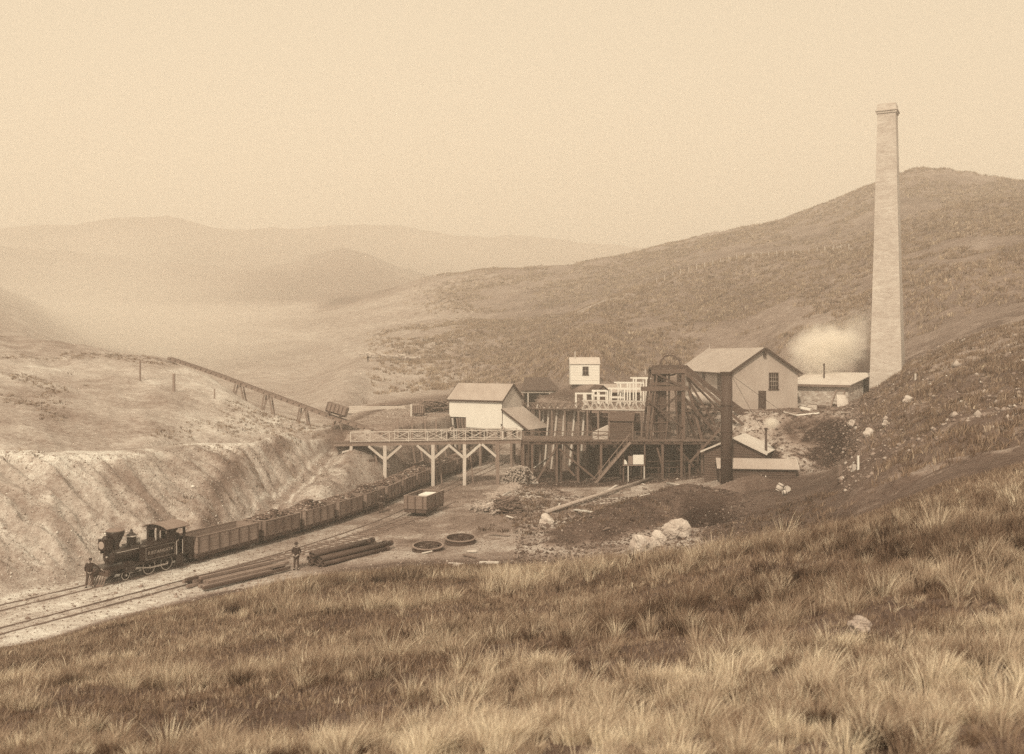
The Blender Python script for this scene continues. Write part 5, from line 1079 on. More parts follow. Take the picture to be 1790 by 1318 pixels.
    for sd in 'lr': JT['hip' + sd] = g('hip' + sd, .05); JT['knee' + sd] = g('knee' + sd, .034); JT['ank' + sd] = (J['ank' + sd][0], .064); ET += [('pelvis', 'hip' + sd), ('hip' + sd, 'knee' + sd), ('knee' + sd, 'ank' + sd)]
    skin('trousers', JT, ET, trouser, t)
    for sd in 'lr': a = Vector(J['ank' + sd][0]); b_ = MB(); b_.lump(a + Vector((0, -.08, -.055)), (.05, .14, .05), 3, n=2); q = b_.build('boot', M_BOOT, None, True); q.parent = t
    hc = Vector(J['crown'][0])
    for sg in (-1, 1):
        e = MB(); e.lump(hc + Vector((sg * .035, -.088, -.055)), .011, 1); q = e.build('eye', M_BOOT, None); q.parent = t
        e = MB(); e.lump(hc + Vector((sg * .092, .0, -.07)), (.016, .024, .034), 2); q = e.build('ear', M_SKIN, None); q.parent = t
    hr = MB(); hr.lump(hc + Vector((0, .025, -.02)), (.088, .088, .085), 5, n=2); q = hr.build('hair', M_BOOT, None, True); q.parent = t
    bd = MB(); bd.lump(hc + Vector((0, -.075, -.125)), (.055, .035, .05), 6, n=2); q = bd.build('beard', M_TROUSER, None, True); q.parent = t
    k = MB()
    if hat == 'bowler': k.lathe([(.155, .0), (.16, .015), (.1, .02), (.098, .06), (.085, .11), (.05, .135)], (hc.x, hc.y + .01, hc.z + .0), 'z', 16)
    elif hat == 'cap': k.lathe([(.1, -.01), (.112, .05), (.08, .085)], (hc.x, hc.y + .01, hc.z), 'z', 14); k.box(hc.x - .07, hc.x + .07, hc.y - .17, hc.y - .06, hc.z - .005, hc.z + .01)
    elif hat == 'brim': k.lathe([(.2, -.01), (.2, .005), (.105, .012), (.1, .1), (.08, .115)], (hc.x, hc.y + .01, hc.z), 'z', 16)
    if k.v: q = k.build('hat', M_COAT, None, True); q.parent = t
    t.scale = (h, h, h); return t
HANG = {'l': ((-.27, .03, 1.16), (-.27, -.03, .92)), 'r': ((.27, .03, 1.16), (.27, -.03, .92))}
p = W(157, 1030, 59.0); p.z = gz(p.x, p.y)
person('bearded man in dark suit and cap touching the front of the locomotive', (p.x, p.y, p.z), 12, {'l': ((-.28, .05, 1.17), (-.24, -.08, .95)), 'r': ((.42, .05, 1.22), (.66, .0, 1.06))}, hat='cap', head=(.6, 0), legs={'kl': (-.15, -.03, .5), 'al': (-.2, .0, .1), 'kr': (.15, -.03, .5), 'ar': (.2, .0, .1)})
p = hit(518, 996, 60); person('man in dark coat and bowler hat standing beside the stacked iron pipes', (p.x, p.y, p.z), -8, {'l': ((-.3, .06, 1.17), (-.14, -.14, 1.02)), 'r': ((.3, .06, 1.17), (.14, -.14, 1.02))}, hat='bowler')
lx = LOCO.matrix_basis @ Vector((-6.05, .62, 1.1)); person('engine driver in dark clothes standing in the doorway of the locomotive cab', tuple(lx), 12, {'l': ((-.27, .0, 1.15), (-.22, -.25, 1.02)), 'r': ((.27, .0, 1.15), (.22, -.26, 1.0))}, hat='brim', h=.93)
xm, ym, am = on_track(s_at(-12.9, 87.5)); p = Vector((xm + 1.75, ym - .6, 0)); p.z = gz(p.x, p.y); person('dark figure of a man standing against the side of the coal train', tuple(p), 160, HANG, hat='brim')
p = hit(923, 847, 100); p.y -= .6; person('man in dark waistcoat working beside the stacked firewood', (p.x, p.y, gz(p.x, p.y)), 205, {'l': ((-.26, -.12, 1.2), (-.16, -.36, 1.12)), 'r': ((.26, -.12, 1.2), (.16, -.36, 1.12))}, lean=.25, hat='cap', legs={'kl': (-.12, -.12, .5), 'al': (-.14, -.16, .1), 'kr': (.13, .04, .5), 'ar': (.16, .22, .1)})
p = W(882, 772, 106.0); person('man in pale shirtsleeves leaning forward on the railing of the footbridge', (p.x + .1, 106.55, DZ + .1), -62, {'l': ((-.3, -.35, 1.14), (-.26, -.58, 1.16)), 'r': ((.3, -.35, 1.14), (.26, -.58, 1.16))}, lean=.62, jacket=M_SHIRT, hat='cap')
p = W(783, 773, 104.9); person('man in shirtsleeves bending over behind the footbridge railing', (p.x, 106.0, DZ + .1), 60, {'l': ((-.24, -.45, 1.05), (-.2, -.62, .9)), 'r': ((.24, -.45, 1.05), (.2, -.62, .9))}, lean=.8, jacket=M_SHIRT, hat=None)

# ------------------------------------------------------------------ mine tubs
def tub(label, M, size=(2.4, 1.25, .95), z=.45):
    t = thing('mine_tub', label, 'mine tub', M.translation); L, Wd, H = size; b = MB(M)
    b.box(-L / 2, L / 2, -Wd / 2, -Wd / 2 + .06, z, z + H).box(-L / 2, L / 2, Wd / 2 - .06, Wd / 2, z, z + H).box(-L / 2, -L / 2 + .06, -Wd / 2 + .06, Wd / 2 - .06, z, z + H).box(L / 2 - .06, L / 2, -Wd / 2 + .06, Wd / 2 - .06, z, z + H).box(-L / 2 + .06, L / 2 - .06, -Wd / 2 + .06, Wd / 2 - .06, z, z + .06); b.build('body', M_WOOD, t)
    s_ = MB(M)
    for i in range(6): x = -L / 2 + .08 + (L - .16) * i / 5; s_.box(x - .04, x + .04, -Wd / 2 - .03, -Wd / 2 - .002, z, z + H)
    s_.build('straps', M_DARK, t)
    for x in (-L * .28, L * .28):
        for y in (-.55, .55): w_ = MB(M); w_.lathe([(.2, y - .04), (.2, y + .04)], (x, 0, .3), 'y', 14); w_.build('wheel', M_IRON, t)
        a = MB(M); a.tube((x, -.55, .3), (x, .55, .3), .04, None, 6); a.build('axle', M_IRON, t)
    u = MB(M); u.box(-L / 2, L / 2, -.4, -.3, .28, z - .01).box(-L / 2, L / 2, .3, .4, .28, z - .01); u.build('underframe', M_DARK, t)
d = TP[6] - TP[5]; pt = TP[5].lerp(TP[6], .93); ang = math.atan2(-d.z, d.x)
tub('timber mine tub tilted on the inclined tramway near its foot', Matrix.Translation(pt + Vector((0, 0, .14))) @ Matrix.Rotation(ang, 4, 'Y'))
p = hit(732, 727, 118); tub('small dark mine tub with pale end post beside the log heap', Matrix.Translation((p.x, p.y, p.z - .05)), (1.45, 1.2, .95), .4)
g = MB(); g.beam((WX(719.5, p.y), p.y - .4, p.z - .5), (WX(719.5, p.y), p.y - .4, p.z + 1.5), .2); tag(g.build('timber_post', M_PALE, None, loc=(WX(719.5, p.y), p.y - .4, p.z - .5)), 'short pale upright post beside the small dark mine tub', 'post')

# ------------------------------------------------------------------ pipes, timbers, wheels in the yard
def pipes():
    a = hit(556, 992, 55); a.z = gz(a.x, a.y); b = hit(648, 968, 60); d = Vector((b.x - a.x, b.y - a.y, 0)).normalized(); n = Vector((d.y, -d.x, 0)); r0 = .155; rr = random.Random(2)
    zb = max(gz(a.x, a.y), gz(a.x + d.x * 5, a.y + d.y * 5), gz(a.x + n.x, a.y + n.y)) + r0
    spots = [(i * .34, 0) for i in range(5)] + [(.17 + i * .34, .29) for i in range(4)] + [(.34 + i * .34, .58) for i in range(2)]
    for k, (o, z) in enumerate(spots):
        L = rr.uniform(5.4, 7.2); c = Vector((a.x, a.y, zb + z)) + n * (o - 1.0) + d * rr.uniform(-.15, .25); e = c + d * L
        t = tag(thing('iron_pipe', '', '', c), 'cast iron water pipe in the stack beside the man in bowler hat', 'pipe', 'iron pipes stacked by the track')
        m = MB(); u = Vector((0, 0, 1)); N = 14; vs = []
        for p_, rad in ((c, r0 - .03), (c, r0), (e, r0), (e, r0 - .03)): vs += [p_ + (n * math.cos(q) + u * math.sin(q)) * rad for q in np.linspace(0, 2 * math.pi, N, False)]
        m._add(vs, [(k_ * N + i, k_ * N + (i + 1) % N, ((k_ + 1) % 4) * N + (i + 1) % N, ((k_ + 1) % 4) * N + i) for k_ in range(4) for i in range(N)]); m.build('barrel', M_IRON, t, True)
        s_ = MB(); s_.tube(e - d * .28, e, r0 + .04, None, 14); s_.build('socket', M_IRON, t)
pipes()
def timbers():
    rr = random.Random(5); a = hit(345, 1032, 45); b = hit(500, 996, 50); d = Vector((b.x - a.x, b.y - a.y, 0)); L = d.length; d.normalize(); n = Vector((d.y, -d.x, 0)); zb = max(gz(a.x + d.x * f, a.y + d.y * f) for f in (0, L / 2, L)) + .06
    for i, (o, z) in enumerate([(k * .3, 0) for k in range(7)] + [(.1 + k * .3, .17) for k in range(5)] + [(.3, .34), (.62, .34)]):
        c = Vector((a.x, a.y, zb + z + .09)) + n * (o - 1.4) + d * rr.uniform(-.2, .8); e = c + d * (L * rr.uniform(.75, 1.0)); g = MB(); g.beam(c, e + Vector((0, 0, rr.uniform(0, .03))), .22, .16)
        tag(g.build('long_timber', M_WOOD if i % 3 else M_DARK, None, loc=tuple(c)), 'long squared timber in the low stack beside the empty track', 'timber', 'long timbers stacked beside the track')
timbers()
def ground_wheel(label, px, py, Y0, R0, deep, cover):
    c = hit(px, py, Y0); c.z = gz(c.x, c.y) + .06; t = thing('rope_pulley', label, 'pulley', c); M = Matrix.Translation(c) @ Matrix.Rotation(R_(5), 4, 'X')
    r = MB(M); r.lathe([(R0 - .07, .0), (R0 + .04, 0), (R0 + .04, .07), (R0 - .04, .1), (R0 - .04, deep - .1), (R0 + .04, deep - .07), (R0 + .04, deep), (R0 - .07, deep), (R0 - .07, 0)], (0, 0, 0), 'z', 40, False); r.build('rim', M_IRON, t)
    s_ = MB(M)
    for i in range(8): a = math.pi * 2 * i / 8; s_.beam((0, 0, deep / 2), ((R0 - .1) * math.cos(a), (R0 - .1) * math.sin(a), deep / 2), .1, .07)
    s_.build('spokes', M_IRON, t); h = MB(M); h.lathe([(.2, -.05), (.2, deep + .12), (.1, deep + .13)], (0, 0, 0), 'z', 14); h.build('hub', M_IRON, t)
    e = MB(M); e.lathe([(R0 + .041, deep - .05), (R0 + .055, deep - .05), (R0 + .055, deep + .005), (R0 - .09, deep + .01)], (0, 0, 0), 'z', 40, False); e.build('bright_edge', M_WOOD, t)
ground_wheel('spoked iron rope wheel lying flat in the yard nearest the iron pipes', 748, 962, 60, 1.1, .32, False)
ground_wheel('deep iron rope wheel lying flat in the yard beyond the other wheel', 805, 949, 62, 1.12, .36, True)
def pole(label, a, b, r0, r1, m, name='log_pole', cat='pole'):
    t = MB(); t.tube(a, b, r0, r1, 10); return tag(t.build(name, m, None, True, loc=tuple(a)), label, cat)
a = hit(955, 899, 74); b = hit(1141, 838, 92); up = Vector((0, 0, .2)); pole('very long pale pole lying across the yard up to the dark mound', a + up, b + up, .2, .15, M_BILLET)
a = hit(1166, 847, 92); b = hit(1204, 854, 90); pole('short pale pole lying on the mound below the headframe', a + Vector((0, 0, .15)), b + Vector((0, 0, .15)), .12, .1, M_PALE)
for (p0, p1, lb) in (((1005, 893), (1034, 897), 'pale plank lying in the gully under the long pole'), ((1050, 868), (1078, 850), 'pale plank lying beyond the long pole'), ((838, 986), (872, 992), 'pale branch lying on the turf edge below the iron wheels'), ((817, 966), (833, 966), 'pale plank bench lying below the deep iron wheel')):
    a = hit(*p0, 60); b = hit(*p1, 60); g = MB(); g.beam(a + Vector((0, 0, .1)), b + Vector((0, 0, .1)), .25, .1); tag(g.build('loose_plank', M_WHITE if 'gully' in lb else M_PALE, None, loc=tuple(a)), lb, 'plank')

rr = random.Random(31)
for k in range(34):
    px, py = rr.choice(((1090, 862), (1120, 858), (1060, 872), (1030, 888), (1180, 852), (1000, 905), (960, 842), (1150, 850), (880, 975), (930, 930), (700, 985), (830, 982))); q = hit(px + rr.gauss(0, 34), py + rr.gauss(0, 9), 58)
    a = rr.uniform(0, 3.14); l = rr.uniform(.5, 1.7); d = Vector((math.cos(a), math.sin(a), 0)) * l; e = q + d; e.z = gz(e.x, e.y); g = MB(); g.beam(q + Vector((0, 0, .08)), e + Vector((0, 0, .1 + rr.random() * .1)), rr.uniform(.1, .22), .06)
    tag(g.build('scrap_plank', (M_WOOD, M_DECK, M_PALE, M_WOOD)[k % 4], None, loc=tuple(q)), 'weathered scrap of plank lying about the yard and spoil ground', 'plank', 'scrap planks scattered over the yard')
# ------------------------------------------------------------------ firewood and logs
def billets(label, c0, n, fn, seed, rad=(.05, .11), lng=(.5, .8), axis=None, cat='firewood', m=None, name='firewood_stack'):
    rr = random.Random(seed); g = MB()
    for i in range(n):
        c, d = fn(rr, i); r = rr.uniform(*rad); l = rr.uniform(*lng); d = Vector(d).normalized(); g.tube(c - d * l / 2, c + d * l / 2, r, r * rr.uniform(.75, 1), 6)
    return tag(g.build(name, m or M_BILLET, None, loc=tuple(c0)), label, cat, kind='stuff')
c0 = Vector((WX(908, 106.6), 106.8, 0))
def fA(rr, i):
    h = rr.uniform(0, 1) ** .8; hw = 2.15 * (1 - .45 * h); x = c0.x + rr.uniform(-hw, hw) - .2 * h; z = .1 + h * 1.95 * (1 - .3 * abs(x - c0.x) / 2.2); y = c0.y - .55 + rr.uniform(0, .9) + h * .4
    return Vector((x, y, z)), (rr.gauss(0, .25), -1, rr.gauss(0, .12))
billets('tall stack of pale split firewood under the end of the loading platform', c0, 620, fA, 3)
def fA2(rr, i):
    f = rr.uniform(0, 1); p_ = hit(905 - 45 * f + rr.gauss(0, 5), 846 + 26 * f + rr.gauss(0, 3.5), 80); p_.z += .08; return p_, (rr.gauss(0, 1), rr.gauss(0, 1), .1)
billets('loose trail of spilled firewood running down from the tall stack', hit(890, 856, 80), 260, fA2, 4, name='loose_firewood')
c1 = hit(888, 896, 70)
def fB(rr, i):
    h = rr.uniform(0, 1) ** .7; a = rr.uniform(0, 6.28); r = 1.35 * math.sqrt(rr.random()) * (1 - .55 * h); return c1 + Vector((math.cos(a) * r, math.sin(a) * r * .9, .05 + h * 1.25)), (rr.gauss(1, .5), rr.gauss(.2, .5), rr.gauss(0, .25))
billets('dark rounded heap of branches in the yard below the tall firewood stack', c1, 330, fB, 6, (.03, .07), (.7, 1.5), m=M_LOG, name='branch_heap', cat='branches')
def fC(rr, i):
    p_ = hit(858 + rr.gauss(0, 13), 891 + rr.gauss(0, 4), 72); p_.z += .1 + rr.random() * .35; return p_, (rr.gauss(0, .6), -1, rr.gauss(0, .2))
billets('low pile of sawn billets left of the dark branch heap', hit(858, 893, 72), 190, fC, 7, (.06, .1), (.4, .7), name='billet_pile')
for k, (p0, p1) in enumerate((((845, 892), (888, 876)), ((862, 884), (892, 872)), ((868, 892), (899, 884)))):
    a = hit(*p0, 72); b = hit(*p1, 72); pole(('lowest', 'topmost', 'shortest')[k] + ' of three poles resting on the billet pile by the branch heap', a + Vector((0, 0, .35 + .1 * k)), b + Vector((0, 0, .5 + .2 * k)), .1, .08, M_PALE)
c2 = hit(762, 722, 118)
def fD(rr, i):
    h = rr.random(); x = rr.uniform(-2.6, 1.6) * (1 - .5 * h); return Vector((c2.x + x, c2.y + rr.uniform(0, 2.2) * (1 - .4 * h) + .6, gz(c2.x + x, c2.y + 1) + .1 + 1.5 * h)), (rr.gauss(.9, .6), rr.gauss(-.5, .6), rr.gauss(0, .12))
billets('heap of rough mine props left of the white screening house', c2, 240, fD, 9, (.05, .1), (.9, 2.2), m=M_LOG, name='prop_heap', cat='timber')
c3 = W(957, 697, 146)
billets('pile of firewood in front of the turf roofed open shed', (c3.x, c3.y, c3.z - .6), 160, lambda rr, i: (Vector((c3.x + rr.uniform(-1.6, 1.6), c3.y + rr.uniform(-.4, .6), c3.z - .5 + rr.uniform(0, .9))), (rr.gauss(.6, .4), -1, rr.gauss(.2, .3))), 10, (.05, .1), (.7, 1.2), m=M_LOG)
def sawn():
    a = hit(604, 722, 112); rr = random.Random(1); Y = a.y; zb = a.z
    for i in range(4):
        x0 = WX(604 + rr.uniform(0, 8), Y); x1 = WX(712 - rr.uniform(0, 6), Y); z = zb + .02 + i * .24; g = MB(); g.box(x0, x1, Y + .04 * i, Y + .5 + .04 * i, z, z + .225); tag(g.build('sawn_baulk', M_CREAM, None, loc=(x0, Y, z)), ('bottom', 'second lowest', 'second highest', 'top')[i] + ' long pale sawn baulk of the low stack behind the tipped tub', 'timber', 'pale baulks stacked behind the tub')
    for k, (p0, p1, z) in enumerate(((655, 700, 1.1), (662, 718, 1.25), (680, 720, 1.42), (640, 668, 1.0))): a_ = Vector((WX(p0, Y), Y + .6, zb + z)); b_ = Vector((WX(p1, Y), Y + .4, zb + z + .05)); pole(('lower left', 'longest', 'topmost', 'smallest')[k] + ' dark log lying on top of the pale baulk stack', a_, b_, .13, .11, M_LOG)
sawn()

# ------------------------------------------------------------------ rocks, barrels, clutter
for px, py, r, lb, Y0 in ((1123, 958, (.66, .5, .72), 'big pale boulder at the left end of the dark mound above the tussocks', 58), (1149, 950, (.5, .4, .55), 'smaller cracked pale boulder between the two big ones by the mound', 60), (1183, 932, (.74, .5, .72), 'big pale boulder at the right of the group under the dark mound', 63)):
    p = W(px, py, 64 + (px - 1123) * .05); zb = min(gz(p.x, p.y), p.z); g = MB(); g.lump((p.x, p.y, p.z + .22), (r[0], r[1], r[2]), int(px), n=4); g.lump((p.x, p.y + .2, p.z - .6), (r[0] * 1.1, r[1], r[2] * 1.2), int(px) + 1, n=3); tag(g.build('pale_boulder', M_ROCK, None, False, loc=(p.x, p.y, zb)), lb, 'rock', 'pale boulders beside the dark mound')
p = hit(1505, 1106, 8); g = MB(); g.lump((p.x, p.y, p.z + .12), (.19, .15, .14), 77, n=4); tag(g.build('grey_boulder', M_GREYROCK, None, False, loc=tuple(p)), 'small grey stone lying alone in the near tussock grass', 'rock')
rr = random.Random(9)
for i, (px, py, r, lb) in enumerate(((797, 993, .28, 'small white stone on the turf edge below the iron wheels'), (955, 915, .75, 'flat pale rock showing in the gully at the left end of the mound'), (1490, 652 + 92, .5, 'white stone on the slag bank rim near the chimney'), (1549, 745, .45, 'pale stone on the dark slope below the chimney'), (1588, 704, .6, 'pale stone high on the slope right of the chimney'), (1518, 762, .6, 'white stone at the right end of the slag bank'))):
    p = hit(px, py, 45); g = MB(); g.lump((p.x, p.y, p.z + r * .2), (r * .8, r * .7, r * .75), 30 + i, n=3); tag(g.build('loose_rock', M_ROCK, None, False, loc=tuple(p)), lb, 'rock')
for k, (px, py, tl, lb) in enumerate(((1363, 858, (1, .2), 'leaning pale barrel beside the low weatherboard shed'), (1376, 860, (.2, 1), 'pale barrel lying on its side next to the leaning barrel'), (1371, 866, (1, 0), 'small pale keg in front of the two barrels'))):
    p = hit(px, py, 78); M = Matrix.Translation(p + Vector((0, 0, .25))) @ Matrix.Rotation(R_((28, 85, 80)[k]), 4, 'Y' if tl[0] > .5 else 'X'); s_ = (1, .85, .6)[k]; t = thing('wooden_barrel', lb, 'barrel', p); g = MB(M); g.lathe([(.26 * s_, -.3 * s_), (.32 * s_, 0), (.26 * s_, .4 * s_)], (0, 0, 0), 'z', 14); g.build('body', M_CREAM, t, False)
    for z in (-.18, .22): h = MB(M); h.lathe([(.302 * s_, z * s_ - .03), (.305 * s_, z * s_ + .03)], (0, 0, 0), 'z', 14, False); h.build('hoop', M_IRON, t)
def leaning_frame():
    Y = 109.5; q = [W(1450, 717, Y), W(1462, 682, Y + 1), W(1477, 684, Y + 1), W(1465, 719, Y)]; t = thing('leaning_panel', 'tall rectangular timber frame leaning on the stone boiler house wall', 'frame', q[0])
    for a, b in zip(q, q[1:] + q[:1]): g = MB(); g.beam(a, b, .14); g.build('rail', M_WOOD, t)
leaning_frame()
def clutter():
    rr = random.Random(12)
    for k, (px, py, s_, m, lb) in enumerate(((1408, 719, (1.3, .7, .55), M_WHITE, 'white crate lying tilted on the bench before the stone boiler house'), (1420, 717, (.7, .7, .8), M_CREAM, 'pale upright crate next to the white tilted crate'), (1390, 716, (.8, .6, .4), M_WOOD, 'low brown crate left of the white tilted crate'), (1436, 716, (.9, .6, .5), M_DARK, 'dark box right of the pale upright crate'))):
        p = W(px, py, 108.6); zb = gz(p.x, p.y) ; M = rot(p.x, p.y, zb, rr.uniform(-25, 25)) @ Matrix.Rotation(R_(12 if k == 0 else 2), 4, 'Y'); t = thing('wooden_crate', lb, 'crate', (p.x, p.y, zb)); a, b, c = s_; g = MB(M); g.box(-a / 2, a / 2, -b / 2, b / 2, 0, c); g.build('box', m, t); e = MB(M)
        for z in (.03, c - .12): e.box(-a / 2 - .03, a / 2 + .03, -b / 2 - .03, b / 2 + .03, z, z + .08)
        e.build('battens', M_WOOD, t)
    p = W(1473, 718, 109); g = MB()
    for i in range(7): g.beam((p.x - .5 + i * .2, p.y, gz(p.x, p.y) - .1), (p.x - .3 + i * .13, p.y + .9, gz(p.x, p.y) + 1.25), .16, .05)
    tag(g.build('plank_bundle', M_PALE, None, loc=(p.x, p.y, 8)), 'bundle of pale planks leaning on the right corner of the stone boiler house', 'planks')
    pts = [hit(*q, 90) for q in ((1370, 722), (1392, 728), (1432, 724))]
    for i in range(2): a, b = pts[i], pts[i + 1]; g = MB(); g.tube(a + Vector((0, 0, .1)), b + Vector((0, 0, .1)), .08, None, 8); tag(g.build('pipe_length', M_WHITE if i else M_PALE, None, loc=tuple(a)), ('pale', 'white')[i] + ' pipe lying on the bench edge above the slag bank', 'pipe')
    for k in range(70):
        pass
clutter()
# ------------------------------------------------------------------ posts
def post(px, py, Y0, h, m, label, w_=.16, arm=0, tilt=0, group=None):
    p = hit(px, py, Y0); t = MB(); t.beam(p - Vector((0, 0, .5)), p + Vector((tilt, 0, h)), w_); o = t.build('wooden_post', m, None, loc=tuple(p)); tag(o, label, 'post', group)
    if arm: a = MB(); a.beam(p + Vector((-.1, 0, h - .25)), p + Vector((arm, 0, h - .15)), .1); a.build('cross_arm', m, o)
    return p
post(245, 666, 84, 2.3, M_WOOD, 'tall thin post with a cross arm on the left hill above the bank', .14, 1.3)
post(304, 684, 84, 1.9, M_WOOD, 'stout pale double post on the left hill below the tramway', .24)
post(375, 697, 84, 1.1, M_WOOD, 'short thin post on the left hill nearest the tramway trestles', .12)
post(1500, 821, 48, 1.0, M_WHITE, 'white upright fence post on the dark slope below the slag bank', .13)
post(1468, 831, 48, .8, M_WOOD, 'broad grey fence post left of the white post on the dark slope', .3)
post(1493, 823, 48, .45, M_PALE, 'short pale stump post beside the white fence post', .24)
post(1600, 664, 70, .6, M_PALE, 'short pale peg on the slope right of the chimney', .14)
post(1128, 655, 130, 1.0, M_PALE, 'thin pale stake on the hill right of the white hut', .12)
for i, px in enumerate(range(1148, 1486, 14)):
    y = np.interp(px, [1000, 1100, 1200, 1300, 1400, 1480], [548, 507, 470, 445, 440, 430]) + 3
    p = hit(px, y + 3, 190); g = MB(); g.beam(p - Vector((0, 0, .4)), p + Vector((random.uniform(-.1, .1), 0, 1.5)), .16); tag(g.build('fence_post', M_CREAM, None, loc=tuple(p)), 'tiny pale fence post in the line along the ridge of the right hill', 'fence post', 'fence posts along the hill ridge')

# ------------------------------------------------------------------ bullock team on the far road
def bullock():
    t = thing('bullock', 'pale bullock', 'bullock')
    J = {'belly': ((0, 0, .95), (.33, .36)), 'rump': ((-.62, 0, 1.0), (.28, .3)), 'should': ((.58, 0, 1.02), (.29, .34)), 'neck': ((.98, 0, 1.15), (.16, .2)), 'head': ((1.25, 0, 1.22), (.13, .14)), 'muz': ((1.52, 0, 1.02), (.085, .09)), 'tail': ((-.95, 0, 1.05), .04), 'tip': ((-1.0, 0, .45), .03), 'hl': ((1.24, .3, 1.42), .025), 'hr': ((1.24, -.3, 1.42), .025)}
    E = [('belly', 'rump'), ('belly', 'should'), ('should', 'neck'), ('neck', 'head'), ('head', 'muz'), ('rump', 'tail'), ('tail', 'tip'), ('head', 'hl'), ('head', 'hr')]
    for s_, y in (('l', .2), ('r', -.2)):
        J['fe' + s_] = ((.6, y, .62), .12); J['fk' + s_] = ((.62 + y * .3, y, .36), .07); J['ff' + s_] = ((.6 + y * .5, y, .04), .06); E += [('should', 'fe' + s_), ('fe' + s_, 'fk' + s_), ('fk' + s_, 'ff' + s_)]
        J['he' + s_] = ((-.55, y, .68), .14); J['hk' + s_] = ((-.8 - y * .3, y, .42), .075); J['hf' + s_] = ((-.7 - y * .4, y, .04), .06); E += [('rump', 'he' + s_), ('he' + s_, 'hk' + s_), ('hk' + s_, 'hf' + s_)]
    skin('body', J, E, M_HIDE, t); return t
bp = [hit(px, py, 170) for px, py in ((632, 624), (652, 625.5), (672, 627), (692, 629))]; proto = bullock(); N = 0
for i, p in enumerate(bp):
    for k in (0, 1):
        o = proto if N == 0 else copy_tree(proto); N += 1; o.location = (p.x + (1.5 if k else 0), p.y + 1.1 * k, gz(p.x, p.y + 1.1 * k)); o.rotation_euler = (0, 0, R_(172 + 6 * k)); o.scale = (.8, .8, .8); tag(o, ('near', 'far')[k] + ' side bullock in the ' + ('leading', 'second', 'third', 'rear')[i] + ' pair of the team on the hill road', 'bullock', 'bullock team on the far road')
def cart():
    p = hit(722, 631, 170); t = thing('low_cart', 'low pale cart drawn by the bullock team on the far road', 'cart', (p.x, p.y, p.z)); z = p.z; g = MB(); g.box(p.x - 1.8, p.x + 1.8, p.y - .8, p.y + .8, z + .6, z + 1.05); g.build('bed', M_CREAM, t)
    for x in (-1.1, 1.1):
        for y in (-.85, .85): g = MB(); g.lathe([(.45, p.y + y - .05), (.45, p.y + y + .05)], (p.x + x, 0, z + .45), 'y', 14); g.build('wheel', M_WOOD, t)
    g = MB(); g.beam((p.x - 1.8, p.y, z + .6), (p.x - 4.2, p.y + .4, z + .9), .1); g.build('drawbar', M_WOOD, t)
cart()
p = hit(643, 633, 170); person('bullock driver standing beside the team on the far road', tuple(p), 150, HANG, hat='brim', h=.85)
def cut(X, Y, f, thr): k = f > thr; return X[k], Y[k]
BST = hit(1505, 1106, 8)
# tussock grass on the near slope: thicker in drifts
X, Y = scatter(16500, 1 - .45, 3.25, -600, 2400); q = CX + F * X / Y; kk = RNG.uniform(0, 1, len(X)) < np.interp(Y, [10, 40], [1, .62]); X, Y, q = X[kk], Y[kk], q[kk]
dn = fbm(X, Y, 6, 4, 61) + .7 * fbm(X, Y, 2.4, 3, 62); keep = (dn > -.04 + .30 * sstep(420, 60, q) * sstep(1.2, 2.0, Y / 20)) & (Y > 5.2) & (np.hypot(X - BST.x, Y - BST.y + .5) > .75)
X, Y, q = X[keep], Y[keep], q[keep]; nearn = np.clip(1500 / Y, 34, 150)
big_v = np.clip(.40 + .30 * fbm(X, Y, 5, 3, 64) + .05 * sstep(16, 9, Y) - .12 * sstep(900, 1300, q) * sstep(13, 20, Y), .12, .75)
tussocks('tussock_grass', X, Y, nearn, np.interp(Y, [8, 20, 40], [.27, .44, .68]), np.interp(Y, [8, 20, 40], [.17, .23, .34]), big_v, .17, M_BLADE, 'pale wind-bent tussock grass covering the near hillside', 'grass', np.interp(Y, [8, 20, 45], [.007, .011, .019]))
# short turf between the tussocks
X, Y = scatter(430000, 1 - .45, 3.7, -600, 2400); n = len(X); a = RNG.uniform(0, 2 * np.pi, n); sc_ = np.clip(Y / 14, .7, 2.6)
v = np.clip(.25 + .12 * fbm(X, Y, 3, 3, 63) + RNG.normal(0, .11, n), .04, .7)
blades('short_turf', np.stack([X, Y, ground(X, Y) - .01], -1), np.stack([np.cos(a), np.sin(a)], -1), RNG.uniform(.05, .16, n) * sc_ ** .5, .008 * sc_, RNG.uniform(.2, .9, n), v, M_BLADE, 'short dark turf between the tussocks of the near slope', 'turf', 2)
# rough tussock over the right-hand slope and the hills behind the mine
def far_scrub(name, n, t0, t1, p0, p1, h, wd, val, label, thr=-.2, seedn=70, per=13):
    X, Y = scatter(n, t0, t1, p0, p1); d = fbm(X, Y, 22, 4, seedn) + .4 * fbm(X, Y, 5, 2, seedn + 1); q = CX + F * X / Y; a = row_y(q, t0); b = row_y(q, t1); u = (Y - a) / (b - a); e = sstep(0, .12, u) * sstep(1, .9, u) * sstep(p0, p0 + 140, q) * sstep(p1, p1 - 60, q); k = (d > thr) & (e > RNG.uniform(0, 1, len(X)) * .9); X, Y = X[k], Y[k]
    return tussocks(name, X, Y, per, h, h * 1.1, val, .08, M_BLADE, label, 'scrub', wd, seg=2)
far_scrub('bank_scrub', 5000, 4.0, 6.9, 1470, 2000, .5, .06, .26, 'rough dark scrub on the steep slope below the brick chimney', -.25, 70, 14)
far_scrub('hill_scrub', 26000, 7.5, 9.95, 620, 2050, .75, .13, .34, 'tussock scrub dotting the hillside behind the mine buildings', -.25, 72)
far_scrub('upper_scrub', 16000, 10.05, 10.95, 700, 2050, .9, .2, .36, 'thin tussock scrub on the upper hill under the skyline', -.1, 74, 10)
